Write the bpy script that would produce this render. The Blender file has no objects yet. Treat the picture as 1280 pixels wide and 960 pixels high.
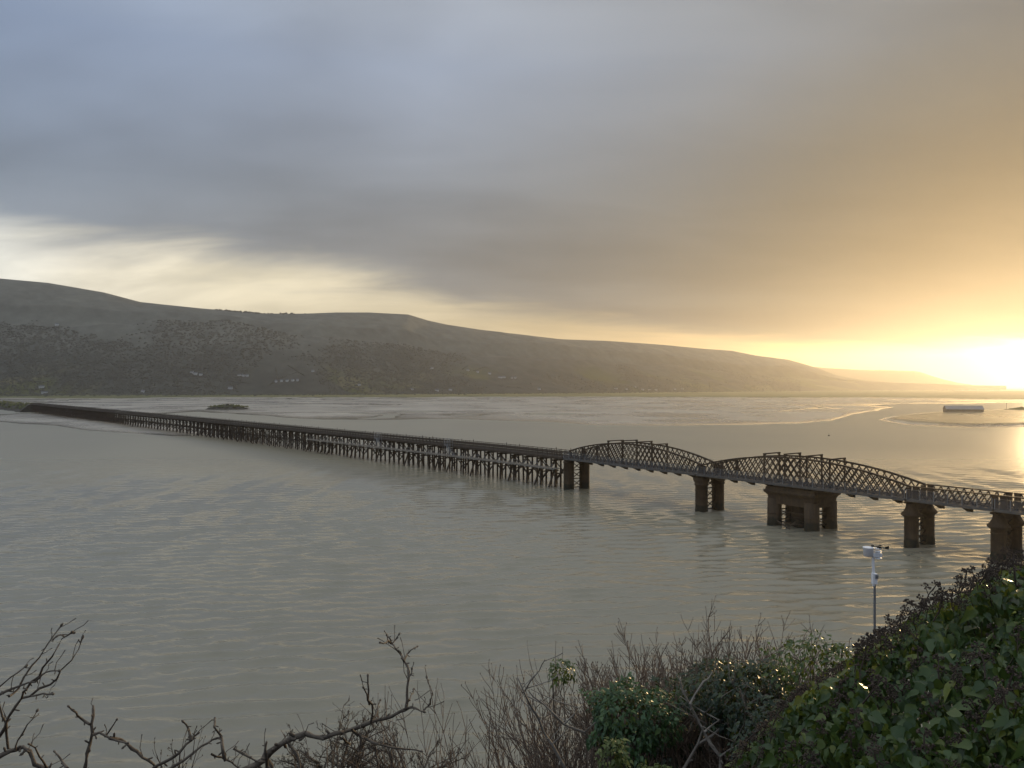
import bpy, math, random
import numpy as np
from mathutils import Vector, Matrix

random.seed(7); rng = np.random.default_rng(11)
SC = bpy.context.scene
COL = SC.collection
R = math.radians

# ------------------------------------------------------------------ camera
H = 24.0; F = 962.0; CX = 640.0; CY = 483.0
cam = bpy.data.cameras.new('camera'); cam.sensor_width = 36; cam.lens = 36*F/1280
cam.clip_start = 0.05; cam.clip_end = 60000
cob = bpy.data.objects.new('camera', cam); COL.objects.link(cob)
cob.location = (0, 0, H); cob.rotation_euler = (R(90)+math.atan((CY-480)/F), 0, 0)
SC.camera = cob

# ------------------------------------------------------------------ light
SUN_AZ, SUN_EL = 36.0, 4.0
sd = Vector((math.sin(R(SUN_AZ))*math.cos(R(SUN_EL)), math.cos(R(SUN_AZ))*math.cos(R(SUN_EL)), math.sin(R(SUN_EL))))
sl = bpy.data.lights.new('sun', 'SUN'); sl.energy = 2.4; sl.angle = R(0.6); sl.color = (1.0, 0.70, 0.36)
so = bpy.data.objects.new('sun', sl); COL.objects.link(so)
so.rotation_euler = (-sd).to_track_quat('-Z', 'Y').to_euler(); so.location = (80, 110, 60)

W = bpy.data.worlds.new('World'); SC.world = W; W.use_nodes = True
nt = W.node_tree; nt.nodes.clear()
class NB:
    """small node helper"""
    def __init__(s, nt): s.t = nt
    def n(s, typ, **kw):
        nd = s.t.nodes.new(typ)
        for k, v in kw.items(): setattr(nd, k, v)
        return nd
    def put(s, sock, v):
        if hasattr(v, 'is_output'): s.t.links.new(v, sock)
        elif isinstance(v, (tuple, list)) and len(v) == 3 and sock.type == 'RGBA': sock.default_value = (*v, 1)
        else: sock.default_value = v
    def m(s, op, a, b=None, c=None, clamp=False):
        nd = s.n('ShaderNodeMath', operation=op, use_clamp=clamp)
        for i, x in enumerate((a, b, c)):
            if x is not None: s.put(nd.inputs[i], x)
        return nd.outputs[0]
    def vm(s, op, a, b=None, out=0):
        nd = s.n('ShaderNodeVectorMath', operation=op); s.put(nd.inputs[0], a)
        if b is not None: s.put(nd.inputs[1], b)
        return nd.outputs['Value'] if op in ('DOT_PRODUCT', 'LENGTH') else nd.outputs[0]
    def step(s, x, a, b, o0=0.0, o1=1.0):
        nd = s.n('ShaderNodeMapRange', interpolation_type='SMOOTHSTEP')
        for i, v in enumerate((x, a, b, o0, o1)): s.put(nd.inputs[i], v)
        return nd.outputs[0]
    def mix(s, f, a, b, mode='MIX'):
        nd = s.n('ShaderNodeMix', data_type='RGBA', blend_type=mode)
        s.put(nd.inputs[0], f); s.put(nd.inputs[6], a); s.put(nd.inputs[7], b)
        return nd.outputs[2]
    def noise(s, vec, scale, detail=3.0, rough=0.5, dist=0.0, dims='3D'):
        nd = s.n('ShaderNodeTexNoise', noise_dimensions=dims); 
        if vec is not None: s.put(nd.inputs['Vector'], vec)
        nd.inputs['Scale'].default_value = scale; nd.inputs['Detail'].default_value = detail
        nd.inputs['Roughness'].default_value = rough; nd.inputs['Distortion'].default_value = dist
        return nd.outputs[0]
    def ramp(s, x, stops):
        nd = s.n('ShaderNodeValToRGB'); s.put(nd.inputs[0], x)
        cr = nd.color_ramp
        while len(cr.elements) < len(stops): cr.elements.new(0.5)
        for e, (p, c) in zip(cr.elements, stops): e.position = p; e.color = (*c, 1) if len(c) == 3 else c
        return nd.outputs[0]
    def comb(s, x, y, z):
        nd = s.n('ShaderNodeCombineXYZ')
        for i, v in enumerate((x, y, z)): s.put(nd.inputs[i], v)
        return nd.outputs[0]
    def sep(s, v):
        nd = s.n('ShaderNodeSeparateXYZ'); s.put(nd.inputs[0], v); return nd.outputs

def build_world():
    b = NB(nt)
    sky = b.n('ShaderNodeTexSky', sky_type='NISHITA'); sky.sun_disc = False
    sky.sun_elevation = R(SUN_EL); sky.sun_rotation = R(SUN_AZ)
    sky.air_density = 1.0; sky.dust_density = 2.0; sky.ozone_density = 1.5
    d = b.vm('NORMALIZE', b.n('ShaderNodeTexCoord').outputs['Generated'])
    X, Y, Z = b.sep(d)
    el = b.m('MULTIPLY', b.m('ARCSINE', Z), 57.2958)              # elevation in degrees
    hl = b.m('SQRT', b.m('ADD', b.m('MULTIPLY', X, X), b.m('MULTIPLY', Y, Y)))
    hx = b.m('DIVIDE', X, hl); hy = b.m('DIVIDE', Y, hl)
    sdot = b.vm('DOT_PRODUCT', d, tuple(sd))
    sang = b.m('MULTIPLY', b.m('ARCCOSINE', b.m('MINIMUM', sdot, 0.99999)), 57.2958)   # degrees from the sun
    # cloud sheet seen from below: plane coordinates at the height of the sheet
    zz = b.m('ADD', b.m('MAXIMUM', Z, 0.0), 0.16)
    p = b.comb(b.m('DIVIDE', X, zz), b.m('DIVIDE', Y, zz), 0.0)
    mp = b.n('ShaderNodeMapping'); b.put(mp.inputs[0], p); mp.inputs['Rotation'].default_value = (0, 0, R(-28)); mp.inputs['Scale'].default_value = (0.55, 1.15, 1)
    n1 = b.noise(mp.outputs[0], 0.75, 4.0, 0.5, 0.3)
    n2 = b.noise(mp.outputs[0], 2.3, 5.0, 0.55, 0.6)
    # the edge of the cloud sheet: low towards the sun, higher to the east (left)
    east = b.m('SUBTRACT', b.m('MULTIPLY', hy, 0.454), b.m('MULTIPLY', hx, 0.891))       # cos of the angle from -63 deg
    edge = b.m('ADD', b.step(east, 0.05, 0.98, 2.5, 9.6), b.m('MULTIPLY', b.m('SUBTRACT', n2, 0.5), b.step(east, -.3, .9, 1.4, 4.8)))
    soft = b.step(east, -0.2, 0.9, .8, 2.6)
    cover = b.step(b.m('DIVIDE', b.m('SUBTRACT', el, edge), soft), -0.55, 1.0)
    # colour of the lit sheet, from the sun outwards
    warm = b.ramp(b.m('DIVIDE', sang, 180.0), [(0.0, (.10, .075, .04)), (0.055, (.072, .060, .040)), (0.10, (.090, .084, .069)), (0.15, (.122, .122, .116)), (0.20, (.142, .147, .150)),
                                              (0.245, (.158, .168, .180)), (0.29, (.138, .150, .165)), (0.40, (.142, .168, .205)), (1.0, (.17, .20, .25))])
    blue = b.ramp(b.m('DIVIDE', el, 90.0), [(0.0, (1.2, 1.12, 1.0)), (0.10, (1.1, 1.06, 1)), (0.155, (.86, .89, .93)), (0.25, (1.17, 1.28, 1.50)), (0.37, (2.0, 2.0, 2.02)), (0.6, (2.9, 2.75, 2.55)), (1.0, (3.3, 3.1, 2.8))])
    thick = b.step(n1, 0.34, 0.66, 1.22, 0.76)
    fine = b.step(n2, 0.3, 0.7, 1.05, 0.96)
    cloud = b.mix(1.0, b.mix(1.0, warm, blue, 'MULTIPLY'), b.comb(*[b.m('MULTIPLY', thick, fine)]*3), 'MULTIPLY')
    # clear strip below it: sky texture plus thin veil lit by the low sun
    veil = b.ramp(b.m('DIVIDE', sang, 180.0), [(0.0, (3.0, 2.6, 1.5)), (0.02, (1.5, 1.25, .6)), (0.035, (.62, .50, .23)), (0.055, (.36, .28, .135)), (0.09, (.27, .21, .115)), (0.2, (.40, .33, .22)), (0.31, (.72, .63, .46)), (0.36, (.78, .71, .57)), (0.42, (.74, .78, .79)), (1.0, (.42, .5, .62))])
    wisp = b.step(b.noise(mp.outputs[0], 1.3, 5.0, 0.6, 0.8), 0.33, 0.68, 0.80, 1.12)
    veil = b.mix(1.0, veil, b.comb(wisp, wisp, wisp), 'MULTIPLY')
    clear = b.mix(0.75, b.mix(1.0, sky.outputs[0], (1, 1, 1), 'MULTIPLY'), b.mix(1.0, veil, (10, 10, 10), 'MULTIPLY'))
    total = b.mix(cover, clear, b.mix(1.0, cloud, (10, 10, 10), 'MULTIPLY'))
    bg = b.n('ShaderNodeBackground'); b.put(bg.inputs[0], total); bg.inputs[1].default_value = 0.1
    o = b.n('ShaderNodeOutputWorld'); nt.links.new(bg.outputs[0], o.inputs[0])
build_world()

vs = SC.view_settings; vs.view_transform = 'Standard'; vs.look = 'None'; vs.gamma = 1; vs.exposure = 0.72; vs.use_curve_mapping = False
SC.render.engine = 'CYCLES'
SC.cycles.volume_bounces = 0; SC.cycles.max_bounces = 6; SC.cycles.transparent_max_bounces = 12
SC.render.resolution_x = 1024; SC.render.resolution_y = 768

# ------------------------------------------------------------------ helpers
def at(px, py, D):
    """photo pixel + distance ahead -> place in the world"""
    return Vector(((px-CX)/F*D, D, H-(py-CY)/F*D))
def ground_D(py, z=0.0): return F*(H-z)/(py-CY)

def tag(o, label=None, cat=None, group=None, kind=None):
    if label: o['label'] = label
    if cat: o['category'] = cat
    if group: o['group'] = group
    if kind: o['kind'] = kind
    return o
ORG = {}
def empty(name, loc):
    o = bpy.data.objects.new(name, None); COL.objects.link(o); o.location = loc; o.empty_display_size = 0.5
    ORG[o] = Vector(loc); return o
def origin(o): return ORG.get(o, Vector((0, 0, 0)))

def mesh_np(name, V, Fq, mat, parent=None, smooth=False, loc=None):
    """V (n,3) in world coordinates; Fq int array (m,3|4)"""
    V = np.asarray(V, dtype=np.float64)
    off = np.array(origin(parent)) if parent else (np.array(loc) if loc is not None else np.zeros(3))
    me = bpy.data.meshes.new(name)
    V = (V-off).astype(np.float32)
    Fq = np.asarray(Fq, dtype=np.int32); k = Fq.shape[1]
    me.vertices.add(len(V)); me.vertices.foreach_set('co', V.ravel())
    me.loops.add(Fq.size); me.loops.foreach_set('vertex_index', Fq.ravel())
    me.polygons.add(len(Fq)); me.polygons.foreach_set('loop_start', np.arange(0, Fq.size, k, dtype=np.int32))
    if smooth: me.polygons.foreach_set('use_smooth', np.ones(len(Fq), dtype=bool))
    me.update(calc_edges=True); me.materials.append(mat)
    o = bpy.data.objects.new(name, me); COL.objects.link(o)
    if parent: o.parent = parent; ORG[o] = origin(parent)
    else:
        o.location = off; ORG[o] = Vector(off)
    return o

class MB:
    def __init__(s): s.v = []; s.f = []
    def add(s, vs, fs):
        k = len(s.v); s.v += [tuple(x) for x in vs]; s.f += [tuple(i+k for i in f) for f in fs]; return s
    BF = [(0,3,2,1),(4,5,6,7),(0,1,5,4),(1,2,6,5),(2,3,7,6),(3,0,4,7)]
    def box(s, c, ax, ay, az):
        """centre and three half-axis vectors"""
        c, ax, ay, az = map(Vector, (c, ax, ay, az))
        return s.add([c-ax-ay-az, c+ax-ay-az, c+ax+ay-az, c-ax+ay-az, c-ax-ay+az, c+ax-ay+az, c+ax+ay+az, c-ax+ay+az], MB.BF)
    def bar(s, p, q, w, h=None, up=(0,0,1)):
        p, q = Vector(p), Vector(q); d = q-p; L = d.length
        if L < 1e-6: return s
        d.normalize(); up = Vector(up)
        a = d.cross(up)
        if a.length < 1e-4: a = d.cross(Vector((1,0,0)))
        a.normalize(); b = a.cross(d)
        return s.box((p+q)/2, d*L/2, a*w/2, b*(h or w)/2)
    def tube(s, pts, r, k=6, caps=True):
        pts = [Vector(p) for p in pts]; n = len(pts)
        rr = r if hasattr(r, '__len__') else [r]*n
        vs = []; fs = []; ref = Vector((0.3, 0.1, 1))
        for i, p in enumerate(pts):
            d = (pts[min(i+1, n-1)]-pts[max(i-1, 0)]).normalized()
            a = d.cross(ref)
            if a.length < 1e-3: a = d.cross(Vector((1,0,0)))
            a.normalize(); b = d.cross(a)
            for j in range(k):
                t = 2*math.pi*j/k; vs.append(p+(a*math.cos(t)+b*math.sin(t))*rr[i])
        for i in range(n-1):
            for j in range(k): fs.append((i*k+j, i*k+(j+1)%k, (i+1)*k+(j+1)%k, (i+1)*k+j))
        if caps: fs += [tuple(range(k-1, -1, -1)), tuple((n-1)*k+j for j in range(k))]
        return s.add(vs, fs)
    def lathe(s, prof, c, k=20):
        """profile [(r,z)...] about the vertical through c"""
        c = Vector(c); vs = []; fs = []; n = len(prof)
        for r, z in prof:
            for j in range(k):
                t = 2*math.pi*j/k; vs.append(c+Vector((r*math.cos(t), r*math.sin(t), z)))
        for i in range(n-1):
            for j in range(k): fs.append((i*k+j, i*k+(j+1)%k, (i+1)*k+(j+1)%k, (i+1)*k+j))
        fs += [tuple(range(k-1, -1, -1)), tuple((n-1)*k+j for j in range(k))]
        return s.add(vs, fs)
    def ball(s, c, r, k=6, m=4):
        return s.lathe([(max(1e-4, r*math.sin(math.pi*i/m)), -r*math.cos(math.pi*i/m)) for i in range(m+1)], c, k)
    def build(s, name, mat, parent=None, smooth=False, loc=None):
        off = origin(parent) if parent else Vector(loc or (0,0,0))
        me = bpy.data.meshes.new(name)
        me.from_pydata([(x-off.x, y-off.y, z-off.z) for x, y, z in s.v], [], s.f)
        if smooth: me.polygons.foreach_set('use_smooth', np.ones(len(me.polygons), dtype=bool))
        me.update(); me.materials.append(mat)
        o = bpy.data.objects.new(name, me); COL.objects.link(o)
        if parent: o.parent = parent; ORG[o] = off
        else: o.location = off; ORG[o] = off
        return o

# value noise
_perm = rng.random((256, 256))
def vnoise(x, y):
    x = np.asarray(x, float); y = np.asarray(y, float)
    xi = np.floor(x).astype(int); yi = np.floor(y).astype(int); fx = x-xi; fy = y-yi
    fx = fx*fx*(3-2*fx); fy = fy*fy*(3-2*fy)
    g = lambda a, b: _perm[a & 255, b & 255]
    return (g(xi, yi)*(1-fx)+g(xi+1, yi)*fx)*(1-fy)+(g(xi, yi+1)*(1-fx)+g(xi+1, yi+1)*fx)*fy
def fbm(x, y, o=4, g=0.5):
    s = 0; a = 1; t = 0
    for i in range(o): s = s+a*vnoise(x*2**i+17*i, y*2**i-9*i); t += a; a *= g
    return s/t*2-1
def sstep(x, a, b):
    t = np.clip((x-a)/(b-a), 0, 1); return t*t*(3-2*t)
def grid_faces(nr, nc):
    i = np.arange(nr-1)[:, None]*nc+np.arange(nc-1)[None, :]
    return np.stack([i, i+1, i+nc+1, i+nc], -1).reshape(-1, 4)

def tubes_np(polys, k=4):
    """many tapered tubes: list of (points (n,3), radii (n,)) -> V, F"""
    groups = {}
    for p, r in polys: groups.setdefault(len(p), []).append((p, r))
    VV = []; FF = []; base = 0
    for n, g in groups.items():
        P = np.array([q[0] for q in g], float); Rr = np.array([q[1] for q in g], float); m = len(g)
        T = np.empty_like(P); T[:, 1:-1] = P[:, 2:]-P[:, :-2]; T[:, 0] = P[:, 1]-P[:, 0]; T[:, -1] = P[:, -1]-P[:, -2]
        T /= np.linalg.norm(T, axis=2, keepdims=True)+1e-9
        A = np.cross(T, np.array([0.37, 0.21, 0.9])); A /= np.linalg.norm(A, axis=2, keepdims=True)+1e-9
        B = np.cross(T, A)
        th = np.arange(k)*2*np.pi/k
        V = P[:, :, None, :]+Rr[:, :, None, None]*(A[:, :, None, :]*np.cos(th)[None, None, :, None]+B[:, :, None, :]*np.sin(th)[None, None, :, None])
        VV.append(V.reshape(-1, 3))
        i = np.arange(n-1)[:, None]; j = np.arange(k)[None, :]
        q = np.stack([i*k+j, i*k+(j+1) % k, (i+1)*k+(j+1) % k, (i+1)*k+j], -1).reshape(-1, 4)
        FF.append((q[None]+(np.arange(m)*n*k)[:, None, None]+base).reshape(-1, 4)); base += m*n*k
    return np.concatenate(VV), np.concatenate(FF)

# ------------------------------------------------------------------ materials
def material(name, build):
    m = bpy.data.materials.new(name); m.use_nodes = True; t = m.node_tree; t.nodes.clear()
    b = NB(t); o = b.n('ShaderNodeOutputMaterial'); build(b, o); return m
def principled(b, o, col, rough, spec=0.5, normal=None, metal=0.0, ior=1.45):
    p = b.n('ShaderNodeBsdfPrincipled'); b.put(p.inputs['Base Color'], col); b.put(p.inputs['Roughness'], rough)
    p.inputs['Specular IOR Level'].default_value = spec; p.inputs['Metallic'].default_value = metal; p.inputs['IOR'].default_value = ior
    if normal is not None: b.put(p.inputs['Normal'], normal)
    if o is not None: b.t.links.new(p.outputs[0], o.inputs[0])
    return p
def simple(name, c1, c2, scale, rough=0.7, spec=0.4, bump=0.0, metal=0.0, stretch=(1,1,1), detail=5):
    def f(b, o):
        tc = b.n('ShaderNodeTexCoord').outputs['Object']
        mp = b.n('ShaderNodeMapping'); b.put(mp.inputs[0], tc); mp.inputs['Scale'].default_value = stretch
        n = b.noise(mp.outputs[0], scale, detail, 0.6)
        col = b.ramp(n, [(0.3, c1), (0.7, c2)])
        nm = None
        if bump:
            bp = b.n('ShaderNodeBump'); bp.inputs['Strength'].default_value = bump; bp.inputs['Distance'].default_value = 0.05
            b.put(bp.inputs['Height'], n); nm = bp.outputs[0]
        principled(b, o, col, rough, spec, nm, metal)
    return material(name, f)

M = {}
M['iron'] = simple('weathered_iron', (.030, .021, .015), (.058, .038, .024), 1.3, .75, .3, .3)
def caisson_mat(b, o):
    tc = b.n('ShaderNodeTexCoord').outputs['Object']; X, Y, Z = b.sep(tc)
    mp = b.n('ShaderNodeMapping'); b.put(mp.inputs[0], tc); mp.inputs['Scale'].default_value = (1, 1, .16)
    n = b.noise(mp.outputs[0], 2.6, 5, .65); m = b.noise(tc, .9, 5, .6)
    col = b.mix(.5, b.ramp(n, [(.3, (.028, .020, .013)), (.55, (.065, .042, .024)), (.72, (.13, .075, .036))]), b.ramp(m, [(.3, (.03, .022, .015)), (.7, (.085, .06, .038))]))
    band = b.step(b.m('ADD', Z, b.m('MULTIPLY', b.m('SUBTRACT', m, .5), 1.2)), 1.1, 1.7)
    col = b.mix(band, (.016, .017, .011), col)
    bp = b.n('ShaderNodeBump'); bp.inputs['Strength'].default_value = .5; bp.inputs['Distance'].default_value = .06; b.put(bp.inputs['Height'], m)
    principled(b, o, col, .8, .3, bp.outputs[0])
M['caisson'] = material('rusted_caisson', caisson_mat)
M['timber'] = simple('dark_tarred_timber', (.038, .030, .023), (.09, .069, .053), 1.6, .85, .25, .3, stretch=(1, 1, .3))
M['deck_timber'] = simple('weathered_grey_timber', (.04, .034, .029), (.075, .065, .055), 1.1, .85, .25, .3)
M['galv'] = simple('galvanised_steel', (.19, .195, .20), (.27, .275, .28), 3, .5, .5, 0, .6)
M['edge'] = simple('weathered_edge_channel', (.07, .066, .06), (.11, .104, .095), 2, .6)
M['scaffold'] = simple('scaffold_tube', (.16, .16, .16), (.27, .27, .27), 2, .55, .5, 0, .3)
M['board'] = simple('scaffold_board', (.16, .14, .115), (.27, .24, .20), .8, .85)
M['track'] = simple('rail_steel', (.06, .045, .035), (.1, .075, .06), 2, .5)
def meshpanel(b, o):
    tc = b.n('ShaderNodeTexCoord').outputs['Object']
    n = b.noise(tc, 2.0, 3)
    p = principled(b, None, b.ramp(n, [(.3, (.06, .062, .066)), (.7, (.10, .102, .108))]), .6, .4)
    tr = b.n('ShaderNodeBsdfTransparent'); mx = b.n('ShaderNodeMixShader'); mx.inputs[0].default_value = .3
    b.t.links.new(tr.outputs[0], mx.inputs[1]); b.t.links.new(p.outputs[0], mx.inputs[2]); b.t.links.new(mx.outputs[0], o.inputs[0])
M['mesh'] = material('fine_wire_mesh', meshpanel)
M['white'] = simple('white_plastic', (.72, .73, .74), (.8, .8, .8), 6, .45)
M['black'] = simple('black_plastic', (.012, .012, .013), (.02, .02, .02), 6, .45)
M['pole'] = simple('dull_steel_pole', (.16, .17, .18), (.24, .25, .26), 6, .5, .5, 0, .5)

def water_mat(b, o):
    tc = b.n('ShaderNodeTexCoord').outputs['Object']
    big = b.noise(tc, .012, 3, .5, .6)
    col = b.ramp(big, [(.3, (.212, .190, .138)), (.7, (.245, .222, .158))])
    mp = b.n('ShaderNodeMapping'); b.put(mp.inputs[0], tc); mp.inputs['Rotation'].default_value = (0, 0, R(-9)); mp.inputs['Scale'].default_value = (.36, 1.25, 1)
    n1 = b.noise(mp.outputs[0], .6, 2, .5, .35)
    n2 = b.noise(mp.outputs[0], 1.5, 4, .6, .6)
    gust = b.step(b.noise(tc, .025, 3, .5), .3, .7, .85, 1.1)
    h = b.m('MULTIPLY', b.m('ADD', b.m('MULTIPLY', n1, .45), b.m('MULTIPLY', n2, .7)), gust)
    bp = b.n('ShaderNodeBump'); bp.inputs['Strength'].default_value = 1.0; bp.inputs['Distance'].default_value = .06; b.put(bp.inputs['Height'], h)
    principled(b, o, col, b.step(b.sep(tc)[1], 110, 330, .10, .34), .5, bp.outputs[0], 0, 1.36)
M['water'] = material('silty_estuary_water', water_mat)

def sand_mat(b, o):
    tc = b.n('ShaderNodeTexCoord').outputs['Object']
    X, Y, Z = b.sep(tc)
    n = b.noise(tc, .012, 6, .6, .5); f = b.noise(tc, .15, 4, .6)
    dry = b.ramp(n, [(.38, (.13, .112, .085)), (.50, (.33, .29, .23)), (.62, (.48, .43, .34))])
    dry = b.mix(.3, dry, b.ramp(f, [(.3, (.13, .115, .09)), (.7, (.30, .265, .21))]))
    wet = b.step(Z, .0, .34)
    col = b.mix(wet, (.12, .106, .084), dry)
    col = b.mix(b.step(Z, .75, 1.2), col, b.ramp(f, [(.3, (.045, .045, .024)), (.7, (.09, .08, .045))]))
    rough = b.m('ADD', b.m('MULTIPLY', wet, .16), b.m('MULTIPLY', n, .26))
    bp = b.n('ShaderNodeBump'); bp.inputs['Strength'].default_value = .25; bp.inputs['Distance'].default_value = .1; b.put(bp.inputs['Height'], f)
    principled(b, o, col, rough, .5, bp.outputs[0])
M['sand'] = material('wet_tidal_sand', sand_mat)

def marsh_mat(b, o):
    tc = b.n('ShaderNodeTexCoord').outputs['Object']
    n = b.noise(tc, .006, 6, .6, .4)
    col = b.ramp(n, [(.3, (.07, .075, .034)), (.5, (.115, .118, .05)), (.7, (.16, .145, .07))])
    principled(b, o, col, .9, .2)
M['marsh'] = material('salt_marsh_turf', marsh_mat)

def hill_mat(b, o):
    g = b.n('ShaderNodeNewGeometry'); tc = g.outputs['Position']
    X, Y, Z = b.sep(tc)
    n = b.noise(tc, .004, 6, .6, .4); f = b.noise(tc, .02, 5, .65)
    moor = b.ramp(f, [(.3, (.085, .087, .076)), (.7, (.155, .155, .128))])
    wood = b.ramp(f, [(.3, (.042, .045, .040)), (.7, (.08, .08, .066))])
    vor = b.n('ShaderNodeTexVoronoi'); b.put(vor.inputs['Vector'], tc); vor.inputs['Scale'].default_value = .0065
    field = b.ramp(b.sep(vor.outputs['Color'])[0], [(.0, (.05, .058, .026)), (.5, (.095, .098, .044)), (1.0, (.135, .12, .07))])
    low = b.step(b.m('ADD', Z, b.m('MULTIPLY', b.m('SUBTRACT', n, .5), 200)), 30, 120)
    high = b.step(b.m('ADD', Z, b.m('MULTIPLY', b.m('SUBTRACT', n, .5), 180)), 110, 190)
    woodmask = b.step(b.noise(tc, .0028, 4, .6, .5), .42, .52)
    col = b.mix(woodmask, field, wood)
    col = b.mix(low, b.mix(woodmask, field, wood), b.mix(.75, moor, wood))
    col = b.mix(high, col, moor)
    principled(b, o, col, .95, .1)
M['hill'] = material('moor_and_wood_hillside', hill_mat)
M['headland'] = simple('distant_headland_turf', (.05, .05, .03), (.08, .075, .045), .004, .95, .1)
M['woodland'] = simple('winter_woodland', (.06, .06, .05), (.11, .108, .086), .03, .95, .1)
M['rock'] = simple('weedy_rock', (.03, .026, .02), (.10, .088, .07), .35, .9, .2, .6)
M['housewhite'] = simple('white_render', (.36, .36, .35), (.5, .5, .49), .3, .8)
M['slate'] = simple('slate_roof', (.07, .07, .08), (.12, .12, .13), .5, .6)
M['palemetal'] = simple('pale_sheet_roof', (.16, .162, .165), (.22, .22, .22), .2, .5)
M['brownwall'] = simple('brown_boarded_wall', (.10, .08, .06), (.16, .13, .10), .5, .8)
M['soil'] = simple('leaf_litter_soil', (.018, .013, .009), (.045, .034, .022), 1.4, .95, .15, .5)

def leaf_mat(name, c1, c2, c3, rough=.34, trans=.25, spec=.5):
    def f(b, o):
        g = b.n('ShaderNodeNewGeometry')
        r = b.n('ShaderNodeNewGeometry').outputs['Random Per Island']
        oi = b.n('ShaderNodeObjectInfo').outputs['Random']
        tc = b.n('ShaderNodeTexCoord').outputs['Object']
        rr = b.m('FRACT', b.m('ADD', r, b.m('MULTIPLY', oi, .618)))
        col = b.ramp(rr, [(0, c1), (.6, c2), (.93, c3), (1, (c3[0]*1.5, c3[1]*1.25, c3[2]*.8))])
        n = b.noise(tc, 28, 3, .6)
        col = b.mix(b.m('MULTIPLY', n, .35), col, (c1[0]*.6, c1[1]*.6, c1[2]*.5))
        p = principled(b, None, col, rough, spec)
        tr = b.n('ShaderNodeBsdfTranslucent'); b.put(tr.inputs[0], b.mix(.5, col, (.16, .18, .02)))
        mx = b.n('ShaderNodeMixShader'); mx.inputs[0].default_value = trans
        b.t.links.new(p.outputs[0], mx.inputs[1]); b.t.links.new(tr.outputs[0], mx.inputs[2]); b.t.links.new(mx.outputs[0], o.inputs[0])
    return material(name, f)
M['ivy'] = leaf_mat('glossy_ivy_leaf', (.030, .062, .017), (.055, .098, .025), (.11, .15, .035), .33, .28, .42)
M['ivy_dark'] = leaf_mat('dark_small_ivy_leaf', (.010, .025, .011), (.016, .038, .016), (.03, .055, .02), .38, .2)
M['ivy_bright'] = leaf_mat('fresh_small_ivy_leaf', (.026, .07, .024), (.04, .095, .032), (.065, .125, .04), .45, .2)
M['yellowleaf'] = leaf_mat('yellow_green_leaf', (.08, .11, .03), (.12, .16, .045), (.17, .20, .06), .5, .3)
M['bark'] = simple('lichened_grey_bark', (.045, .035, .026), (.15, .125, .098), 14, .85, .25, .4)
M['twig'] = simple('red_brown_twig', (.10, .074, .056), (.21, .158, .116), 5, .75, .3)
M['twig_grey'] = simple('grey_brown_twig', (.06, .048, .038), (.13, .107, .083), 5, .8, .25)
M['palewood'] = simple('pale_bare_branch', (.13, .11, .09), (.28, .25, .21), 6, .75, .3)
M['umbel'] = simple('dry_ivy_flower', (.035, .026, .02), (.085, .062, .046), 30, .8, .25)
M['stem'] = simple('green_brown_stem', (.05, .05, .022), (.10, .09, .045), 12, .7, .3)

# ================================================================== the setting
def make_water():
    ys = [20.0]
    while ys[-1] < 420: ys.append(ys[-1]*1.0036)
    while ys[-1] < 9200: ys.append(ys[-1]*1.06)
    ys = np.array(ys)
    tc = np.linspace(-1, 1, 600); to = np.array([1.1, 1.25, 1.5, 1.8, 2.1])
    t = np.concatenate([-to[::-1], tc, to])
    hw = .72*ys+12
    X = t[None, :]*hw[:, None]; Y = np.repeat(ys[:, None], len(t), 1); Z = np.zeros_like(X)
    sp = np.maximum(np.gradient(ys), 2*hw/600)
    DX = np.zeros_like(X); DY = np.zeros_like(X); warp = .9*fbm(X/19, Y/19, 2)
    for i in range(60):
        lam = (1.7+1.7*rng.random()) if i < 34 else .8+rng.random()*.8 if i < 56 else 4+2*rng.random()
        a = R(90+9+rng.normal(0, 13 if i < 34 else 30)); k = 2*np.pi/lam
        amp = (.0066 if i < 34 else .0030 if i < 56 else .0016)*lam**.9
        w = sstep(lam/sp, 2.6, 5.0)*(1-sstep(ys, 190, 320))
        ph = k*(math.cos(a)*X+math.sin(a)*Y)+rng.random()*6.28+warp*.35
        A = w[:, None]*amp; c_ = np.cos(ph); Z += A*np.sin(ph); DX += A*c_*math.cos(a)*.9; DY += A*c_*math.sin(a)*.9
    gust = .9+.2*sstep(fbm(X/38+5, Y/50+2, 3), -.45, .45)
    for qx, qy, qr in ((15, 178, 8), (36, 144, 9), (47, 128, 12), (59, 112, 9), (66, 103, 9)): gust = gust+.45*np.exp(-((X-qx+3)/qr)**2-((Y-qy+3)/qr)**2)
    edge = 1-sstep(np.abs(t), .96, 1.0)
    g_ = gust*edge[None, :]; Z *= g_; X = X+DX*g_; Y = Y+DY*g_
    o = mesh_np('water', np.stack([X, Y, Z], -1).reshape(-1, 3), grid_faces(len(ys), len(t)), M['water'], smooth=True)
    tag(o, 'rippled silty grey water of the wide estuary', 'water', kind='structure')
make_water()

def poly_sd(px, py, poly, sx=.16):
    """signed distance (positive inside) in a flattened pixel metric"""
    P = np.array(poly, float); best = np.full(px.shape, 1e9); ins = np.zeros(px.shape, bool)
    for (x0, y0), (x1, y1) in zip(P, np.roll(P, -1, 0)):
        ax, ay, bx, by = (px-x0)*sx, py-y0, (x1-x0)*sx, y1-y0
        h = np.clip((ax*bx+ay*by)/(bx*bx+by*by+1e-9), 0, 1)
        best = np.minimum(best, np.hypot(ax-bx*h, ay-by*h))
        c = ((y0 > py) != (y1 > py)) & (px < (x1-x0)*(py-y0)/((y1-y0)+1e-12)+x0); ins ^= c
    return np.where(ins, best, -best)

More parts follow.
